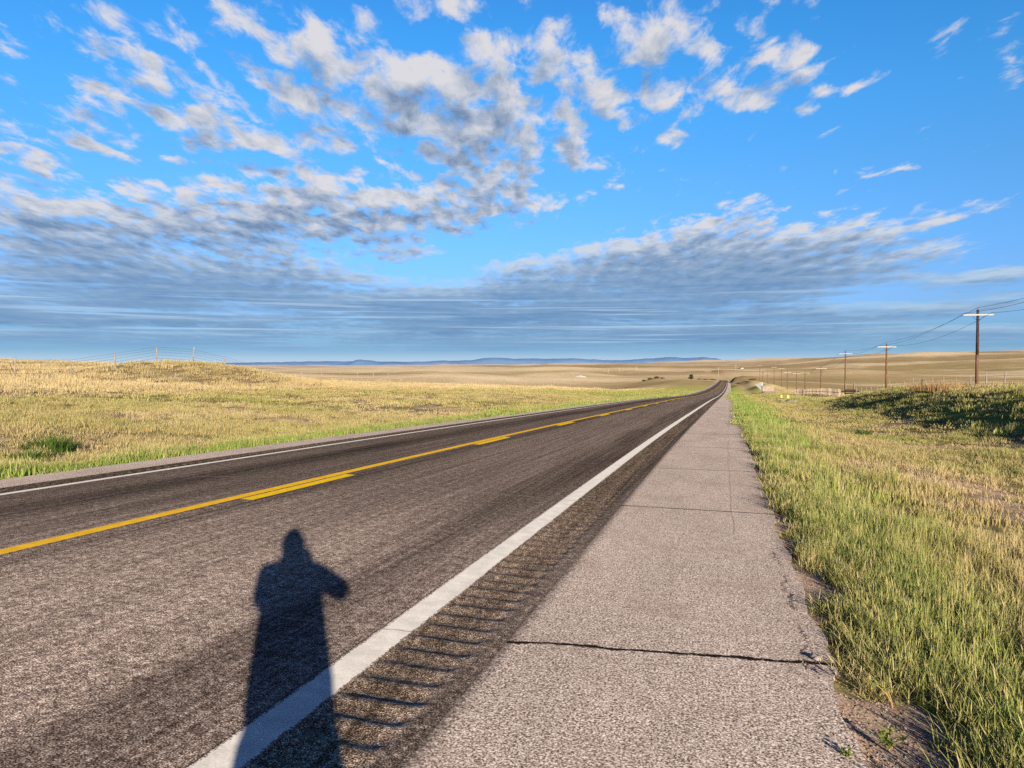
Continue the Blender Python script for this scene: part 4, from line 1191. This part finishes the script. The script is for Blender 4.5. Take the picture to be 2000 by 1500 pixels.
V = [(0, 0, .93, (.145, .11)), (0, 0, 1.10, (.135, .10)), (0, -.01, 1.28, (.155, .11)), (0, .0, 1.43, (.11, .085)), (0, .01, 1.53, .060), (0, .025, 1.595, (.066, .07)), (0, .035, 1.655, (.084, .098)), (0, .03, 1.715, (.078, .094)), (0, .03, 1.765, (.052, .062)),
     (.17, -.01, 1.44, .062), (.345, .06, 1.305, .044), (hx + .10, .255, HZ - .055, .029),
     (-.17, -.01, 1.44, .062), (-.225, .10, 1.21, .044), (hx - .10, .255, HZ - .055, .029),
     (.09, 0, .84, .085), (.095, .01, .49, .058), (.10, -.015, .10, .042), (.105, .11, .035, .034),
     (-.09, 0, .84, .085), (-.095, .01, .49, .058), (-.10, -.015, .10, .042), (-.105, .11, .035, .034),
     (0, .126, 1.655, .014), (.086, .02, 1.66, .015), (-.086, .02, 1.66, .015)]
E_ = [(0, 1), (1, 2), (2, 3), (3, 4), (4, 5), (5, 6), (6, 7), (7, 8), (3, 9), (9, 10), (10, 11), (3, 12), (12, 13), (13, 14), (0, 15), (15, 16), (16, 17), (17, 18), (0, 19), (19, 20), (20, 21), (21, 22), (6, 23), (6, 24), (6, 25)]
hand(V, E_, 11, 1); hand(V, E_, 14, -1)
skin('body', V, E_, M_SKIN, person, 2)
JV = [(0, 0, .74, (.235, .16)), (0, 0, 1.0, (.235, .16)), (0, -.01, 1.28, (.225, .15)), (0, 0, 1.43, (.17, .125)), (0, .005, 1.55, (.105, .105)),
      (.19, -.01, 1.43, .095), (.35, .06, 1.305, .082), (.12, .19, HZ - .11, .055), (-.19, -.01, 1.43, .095), (-.225, .10, 1.22, .080), (-.17, .19, HZ - .13, .052)]
skin('jacket', JV, [(0, 1), (1, 2), (2, 3), (3, 4), (3, 5), (5, 6), (6, 7), (3, 8), (8, 9), (9, 10)], M_JACKET, person, 2)
TV = [(0, 0, .92, (.17, .13)), (.10, 0, .78, .135), (.105, .01, .49, .12), (.11, -.01, .09, .11), (-.10, 0, .78, .135), (-.105, .01, .49, .12), (-.11, -.01, .09, .11)]
skin('trousers', TV, [(0, 1), (1, 2), (2, 3), (0, 4), (4, 5), (5, 6)], M_TROUS, person, 2)
for sx in (.105, -.105):
    skin('shoe', [(sx, -.05, .045, (.045, .042)), (sx, .05, .045, (.048, .040)), (sx * 1.08, .16, .035, (.042, .030))], [(0, 1), (1, 2)], M_SHOE, person, 2, 1)
skin('hair', [(0, -.04, 1.54, (.070, .050)), (0, -.035, 1.61, (.098, .070)), (0, -.025, 1.69, (.108, .098)), (0, -.01, 1.74, (.100, .100)), (0, .005, 1.785, (.074, .076)), (0, .015, 1.815, (.044, .046)), (0, .02, 1.832, (.014, .016))], [(0, 1), (1, 2), (2, 3), (3, 4), (4, 5), (5, 6)], M_HAIR, person, 2, 1)
for sx in (-.03, .03):
    bmx = bmesh.new(); bmesh.ops.create_uvsphere(bmx, u_segments=10, v_segments=8, radius=.011); mm = bpy.data.meshes.new('eye'); bmx.to_mesh(mm); bmx.free()
    o = link('eye', mm, M_PHONE, person, True); o.location = (sx, .126, 1.69)
MB().box((0, .128, 1.615), (.045, .008, .009)).build('mouth', simple('lips', (.36, .15, .13), (.42, .18, .15), 20, (1, 1, 1), .5, .0), person)
ph = empty('phone', (.05 * SN + .02 * CS, -.05 * CS + .02 * SN, CAM_H), YAW); tag(ph, 'black phone held level in both hands of the standing person', 'phone')
MB().box((0, 0, -.012), (.155, .008, .074)).build('case', M_PHONE, ph)
MB().box((.012, .0055, 0), (.028, .003, .028)).build('lens_bump', M_CERAM, ph)

# ------------------------------------------------------------------ sky, sun
world = bpy.data.worlds.new('World'); SC.world = world; world.use_nodes = True
wt = world.node_tree; wt.nodes.clear(); W = NT(wt)

def blob_list():
    """cloud groups in direction space: (azimuth, elevation, half width, half height, tilt, weight), degrees; from photo columns and rows"""
    L = []
    def b(px, py, w, h, rot=0, wt_=1.0):
        u, v = (px - 1000) / F_PX, (750 - py) / F_PX
        fw = cos(PITCH) + v * sin(PITCH); up = v * cos(PITCH) - sin(PITCH)
        az = math.degrees(math.atan2(u, fw)); el = math.degrees(math.atan2(up, math.hypot(u, fw)))
        k = math.degrees(1 / F_PX) * .95
        L.append((az, el, w * k, h * k, rot, wt_))
    # main cumulus cluster
    for a in ((620, 90, 55, 45, -35), (690, 130, 70, 40, -35, .8), (800, 180, 100, 50, -15, 1.15), (880, 210, 90, 55, -20, 1.15), (1000, 130, 75, 45, -10, 1.0), (960, 110, 40, 40, 0, .7), (1040, 250, 95, 45, -20, 1.15), (930, 290, 100, 42, -25, 1.0),
              (820, 260, 90, 35, -30, .9), (960, 340, 80, 30, -20, .9), (1100, 100, 50, 55, -50, .85), (1150, 150, 70, 30, -40, .8), (1190, 210, 70, 25, -20, .75), (1130, 230, 35, 18, 0, .8), (1150, 315, 60, 22, -15, .8), (720, 260, 60, 25, -35, .7)):
        b(*a)
    # left small ones
    for a in ((440, 220, 50, 30, -15, .95), (380, 262, 65, 24, -15, .95), (455, 275, 50, 18, -10, .85), (545, 282, 60, 24, -15, 1.0), (610, 220, 65, 38, -25, .9), (530, 155, 40, 20, -25, .75), (150, 250, 50, 28, -25, .85), (195, 292, 55, 16, -15, .8), (210, 195, 40, 30, -40, .75),
              (270, 215, 50, 12, -10, .65), (60, 25, 70, 22, -30, .8), (190, 28, 45, 20, -20, .75), (20, 90, 40, 22, -40, .75), (290, 140, 60, 22, -30, .65), (185, 95, 30, 18, -30, .65), (320, 60, 35, 15, -20, .5), (440, 15, 70, 22, -15, .7), (490, 70, 50, 15, -20, .6),
              (340, 320, 28, 9, 0, .7), (20, 290, 50, 30, 0, .7), (100, 325, 50, 14, -10, .55), (360, 165, 22, 14, -20, .6), (400, 140, 26, 18, -20, .6), (700, 30, 45, 18, -30, .6), (810, 18, 45, 22, -15, .8), (900, 18, 50, 16, -10, .75)):
        b(*a)
    # right small ones
    for a in ((1300, 50, 75, 42, -10, 1.1), (1220, 35, 60, 25, -20, .85), (1375, 95, 40, 16, -30, .7), (1450, 175, 62, 32, -15, 1.0), (1545, 112, 55, 25, -10, 1.0), (1480, 70, 50, 22, -40, .75), (1560, 80, 30, 14, -20, .7), (1565, 165, 35, 22, -10, .85), (1650, 162, 38, 11, -5, .8), (1550, 205, 26, 12, -10, .75),
              (1310, 190, 45, 35, -20, .75), (1270, 120, 50, 22, -10, .75), (1308, 273, 32, 14, 0, .85), (1700, 335, 30, 10, -5, .7), (1775, 333, 25, 8, 0, .6), (1965, 150, 45, 20, 20, .6), (1190, 368, 30, 8, 0, .5), (1530, 328, 20, 6, 0, .45)):
        b(*a)
    # left bank with dark bases, and the layered deck under it
    for a in ((60, 415, 120, 42, -8, 1.15), (170, 430, 110, 36, -8, 1.05), (300, 412, 100, 32, -5, 1.05), (430, 415, 120, 42, -3, 1.2), (560, 405, 120, 45, -5, 1.2), (700, 400, 130, 48, -3, 1.2), (840, 400, 110, 40, -3, 1.15), (960, 395, 110, 34, -3, 1.1), (1070, 395, 60, 16, 5, .9), (640, 440, 140, 35, -6, 1.0),
              (915, 452, 36, 12, 0, .85), (100, 470, 180, 30, -6, .95), (240, 500, 160, 28, -6, .9), (440, 470, 130, 22, -8, .85), (540, 510, 140, 26, -5, .95), (90, 540, 200, 36, 0, 1.0), (330, 545, 200, 28, -3, .85), (770, 490, 70, 22, 0, .85), (620, 545, 200, 26, 0, .75), (250, 590, 420, 42, 0, 1.0), (800, 590, 330, 34, 0, 1.0)):
        b(*a)
    # right deck
    for a in ((1000, 525, 70, 24, 5, .95), (1180, 500, 80, 30, 5, 1.05), (1300, 490, 110, 38, 5, 1.1), (1440, 480, 120, 42, 0, 1.15), (1560, 490, 120, 36, 5, 1.1), (1690, 462, 110, 22, 6, .95), (1650, 430, 45, 24, 0, .85), (1780, 505, 90, 18, 6, .95), (1300, 550, 300, 50, 2, 1.25), (1560, 550, 200, 40, 6, 1.1), (1100, 585, 260, 38, 2, 1.1), (1455, 410, 60, 22, 0, .75), (1390, 430, 40, 14, 0, .6), (1310, 422, 35, 12, 5, .6),
              (1850, 425, 60, 14, 12, .75), (1745, 422, 50, 10, 5, .6), (1925, 403, 35, 10, 0, .6), (1950, 535, 110, 18, 8, .95), (1880, 600, 200, 16, 5, .55), (1560, 620, 260, 18, 3, .85)):
        b(*a)
    b(450, 640, 900, 40, 0, 1.1); b(1250, 640, 500, 30, 0, .9); b(1500, 668, 900, 22, 0, .8); b(330, 190, 420, 150, 0, .20); b(880, 190, 380, 170, 0, .24); b(1430, 130, 260, 120, 0, .12)
    return L

def density_group():
    g = bpy.data.node_groups.new('cloud_density', 'ShaderNodeTree')
    g.interface.new_socket('Dir', in_out='INPUT', socket_type='NodeSocketVector')
    g.interface.new_socket('Density', in_out='OUTPUT', socket_type='NodeSocketFloat')
    n = NT(g); gi = g.nodes.new('NodeGroupInput'); go = g.nodes.new('NodeGroupOutput')
    D = n.vm('NORMALIZE', gi.outputs[0])
    x, y, z = n.sep(D)
    rt = n.math('ADD', n.math('MULTIPLY', x, CS), n.math('MULTIPLY', y, SN)); fw = n.math('ADD', n.math('MULTIPLY', x, -SN), n.math('MULTIPLY', y, CS))
    az = n.math('MULTIPLY', n.math('ARCTAN2', rt, fw), 180 / pi); el = n.math('MULTIPLY', n.math('ARCSINE', z), 180 / pi)
    zz = n.math('ADD', n.math('MAXIMUM', z, -.01), .105)
    P = n.comb(n.math('DIVIDE', rt, zz), n.math('DIVIDE', fw, zz), 0.0)
    AE = n.comb(az, el, 0.0)
    # wobble of the outlines
    wn = n.n('ShaderNodeTexNoise'); n.set(wn.inputs['Vector'], P); wn.inputs['Scale'].default_value = 2.6; wn.inputs['Detail'].default_value = 4
    wv = n.vm('MULTIPLY', n.vm('SUBTRACT', wn.outputs['Color'], (.5, .5, .5)), (4.2, 2.2, 0))
    amp = n.mr(el, 0, 14, .35, 1.0)
    AEw = n.vm('ADD', AE, n.vm('SCALE', wv, scale=amp))
    ax, ey, _ = n.sep(AEw)
    acc = n.math('MULTIPLY', ax, 0.0)
    for a, e, w, h, rot, wt_ in blob_list():
        # the running sum rides along in the (negligible) third coordinate, so that the blobs are worked out one after another
        vec = n.comb(ax, ey, n.math('MULTIPLY', acc, 1e-6))
        mp = n.n('ShaderNodeMapping'); mp.vector_type = 'TEXTURE'
        n.set(mp.inputs[0], vec); mp.inputs['Location'].default_value = (a, e, 0); mp.inputs['Rotation'].default_value = (0, 0, radians(rot)); mp.inputs['Scale'].default_value = (w, h, 1)
        acc = n.mr(n.vm('LENGTH', mp.outputs[0]), 0.0, 1.9, n.math('ADD', acc, wt_), acc)
    acc = n.math('SUBTRACT', 1.0, n.math('POWER', 2.718, n.math('MULTIPLY', acc, -1.15)))    # soft union
    P = n.vm('MULTIPLY', P, (1.0, .50, 1.0))      # the puffs stand up from the layer: less squashed than flat patches would look
    f1 = n.noise(P, 11.5, 10, .63, .30)
    vo = n.n('ShaderNodeTexVoronoi', feature='SMOOTH_F1'); n.set(vo.inputs['Vector'], n.vm('ADD', P, n.vm('SCALE', wv, scale=.035))); vo.inputs['Scale'].default_value = 12.0; vo.inputs['Smoothness'].default_value = .6
    puff = n.math('SUBTRACT', .42, vo.outputs['Distance'])
    st = n.noise(n.comb(n.math('MULTIPLY', az, .10), n.math('MULTIPLY', el, 1.15), 3.0), 1.0, 6, .58, .6)
    nn = n.math('ADD', n.math('MULTIPLY', n.math('SUBTRACT', f1, .5), 2.9), n.math('MULTIPLY', puff, .75))
    low = n.mr(el, 3.5, 12.0, 1.0, 0.0)
    nn = n.math('ADD', n.math('MULTIPLY', nn, n.math('SUBTRACT', 1.0, n.math('MULTIPLY', low, .84))), n.math('MULTIPLY', n.math('MULTIPLY', n.math('SUBTRACT', st, .5), 2.0), low))
    d = n.math('ADD', n.math('MULTIPLY', acc, 1.15), n.math('SUBTRACT', nn, .52))
    n.t.links.new(d, go.inputs[0])
    return g
DG = density_group()

tc = W.n('ShaderNodeTexCoord'); D = tc.outputs['Generated']
x, y, z = W.sep(D)
fw = W.math('ADD', W.math('MULTIPLY', x, -SN), W.math('MULTIPLY', y, CS))
rt = W.math('ADD', W.math('MULTIPLY', x, CS), W.math('MULTIPLY', y, SN))
azd = W.math('ABSOLUTE', W.math('MULTIPLY', W.math('ARCTAN2', rt, fw), 180 / pi))
el = W.math('MULTIPLY', W.math('ARCSINE', z), 180 / pi)
sky = W.n('ShaderNodeTexSky'); sky.sky_type = 'NISHITA'; sky.sun_disc = False
sky.sun_elevation = SUN_EL; sky.sun_rotation = SUN_AZ
# strong blue of the sky opposite a low sun, deepened above the view to lower the ambient light
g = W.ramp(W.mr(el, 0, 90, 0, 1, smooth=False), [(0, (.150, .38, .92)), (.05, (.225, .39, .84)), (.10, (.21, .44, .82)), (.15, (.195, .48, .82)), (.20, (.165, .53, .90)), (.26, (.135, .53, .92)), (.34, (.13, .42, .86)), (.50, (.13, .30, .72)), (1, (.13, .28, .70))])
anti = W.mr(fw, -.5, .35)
tintc = W.mix(anti, (.075, .13, .27, 1), g)  # sky on the sun side, behind the view, dimmed to keep ambient light low
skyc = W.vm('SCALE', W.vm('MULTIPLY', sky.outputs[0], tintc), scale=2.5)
def dens(v):
    nd = W.n('ShaderNodeGroup'); nd.node_tree = DG; W.set(nd.inputs[0], v); return nd.outputs[0]
off = W.math('MULTIPLY', W.math('ADD', z, .03), .095)
d0 = dens(D)
d1 = dens(W.vm('ADD', D, W.comb(W.math('MULTIPLY', off, .25), W.math('MULTIPLY', off, -.10), off)))
alpha = W.mr(d0, -.22, .50)
lowk = W.mr(el, 3.5, 12, 1.0, 0.0)
thick = W.mr(d0, .05, 1.05, 0, 1, smooth=False)
up_ = W.math('MULTIPLY', W.math('SUBTRACT', d1, d0), .80)
shade = W.math('ADD', W.math('ADD', W.math('MULTIPLY', thick, .86), up_), .24, clamp=True)
lit = W.mix(lowk, (7.5, 7.25, 7.4, 1), (4.2, 5.9, 7.7, 1))
mid = W.mix(lowk, (4.7, 5.2, 6.1, 1), (2.3, 3.8, 5.9, 1))
drk = W.mix(lowk, (1.8, 2.6, 4.1, 1), (1.4, 2.75, 4.9, 1))
cc = W.mix(W.mr(shade, .0, .45, smooth=False), lit, mid)
cc = W.mix(W.mr(shade, .40, .92, smooth=False), cc, drk)
sk = W.noise(W.comb(W.math('MULTIPLY', W.math('ARCTAN2', rt, fw), 3.2), W.math('MULTIPLY', el, 3.4), 8.0), 1.0, 4, .55, .4)
skm = W.math('MULTIPLY', W.mr(sk, .52, .68), W.math('MULTIPLY', W.mr(el, .9, 1.8), W.mr(el, 4.0, 7.0, 1.0, 0.0)))
cc = W.mix(W.math('MULTIPLY', skm, .8), cc, (4.6, 6.2, 8.0, 1))
edge = W.math('MULTIPLY', W.mr(el, 27, 31, 1.0, 0.0), W.mr(azd, 40, 46, 1.0, 0.0))
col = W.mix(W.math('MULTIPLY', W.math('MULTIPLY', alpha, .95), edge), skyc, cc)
hz = W.math('MULTIPLY', W.mr(el, .1, 2.6, .85, 0.0), anti)
hcol = W.ramp(W.mr(el, 0, 2.6, 0, 1, smooth=False), [(0, (.58, .72, .87)), (.20, (.47, .65, .84)), (.42, (.25, .48, .74)), (1, (.21, .44, .72))])
hc = W.vm('SCALE', hcol, scale=10.0)
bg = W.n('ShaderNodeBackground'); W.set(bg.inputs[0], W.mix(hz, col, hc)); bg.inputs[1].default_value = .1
# beyond the cloud field the sky is clear: a second background, so that the clouds are only worked out where there are any
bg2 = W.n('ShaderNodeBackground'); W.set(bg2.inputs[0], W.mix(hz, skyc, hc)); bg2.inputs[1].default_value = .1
inside = W.math('MULTIPLY', W.math('MULTIPLY', W.math('LESS_THAN', el, 31), W.math('GREATER_THAN', el, -1)), W.math('LESS_THAN', azd, 46))
mxb = W.n('ShaderNodeMixShader'); W.set(mxb.inputs[0], inside); wt.links.new(bg2.outputs[0], mxb.inputs[1]); wt.links.new(bg.outputs[0], mxb.inputs[2])
ow = W.n('ShaderNodeOutputWorld'); wt.links.new(mxb.outputs[0], ow.inputs[0])
world.cycles.sampling_method = 'MANUAL'; world.cycles.sample_map_resolution = 512

sl = bpy.data.lights.new('sun', 'SUN'); sl.energy = 5.0; sl.angle = radians(.53); sl.color = (1.0, .88, .72)
so = bpy.data.objects.new('sun', sl); COL.objects.link(so); so.location = (30, -60, 40)
so.rotation_euler = (-SUN_DIR).to_track_quat('-Z', 'Y').to_euler()

# ------------------------------------------------------------------ camera
cd = bpy.data.cameras.new('camera'); cam = bpy.data.objects.new('camera', cd); COL.objects.link(cam)
cam.location = (0, 0, CAM_H); cam.rotation_euler = (pi / 2 - PITCH, 0, YAW)
cd.sensor_fit = 'HORIZONTAL'; cd.sensor_width = 36; cd.lens = 36 * F_PX / 2000
cd.clip_start = .01; cd.clip_end = 200000
SC.camera = cam
SC.view_settings.view_transform = 'Standard'; SC.view_settings.look = 'None'; SC.view_settings.exposure = 0; SC.view_settings.gamma = 1
SC.render.engine = 'CYCLES'
SC.cycles.max_bounces = 3; SC.cycles.diffuse_bounces = 2; SC.cycles.use_adaptive_sampling = True; SC.cycles.adaptive_threshold = .02; SC.cycles.use_denoising = False
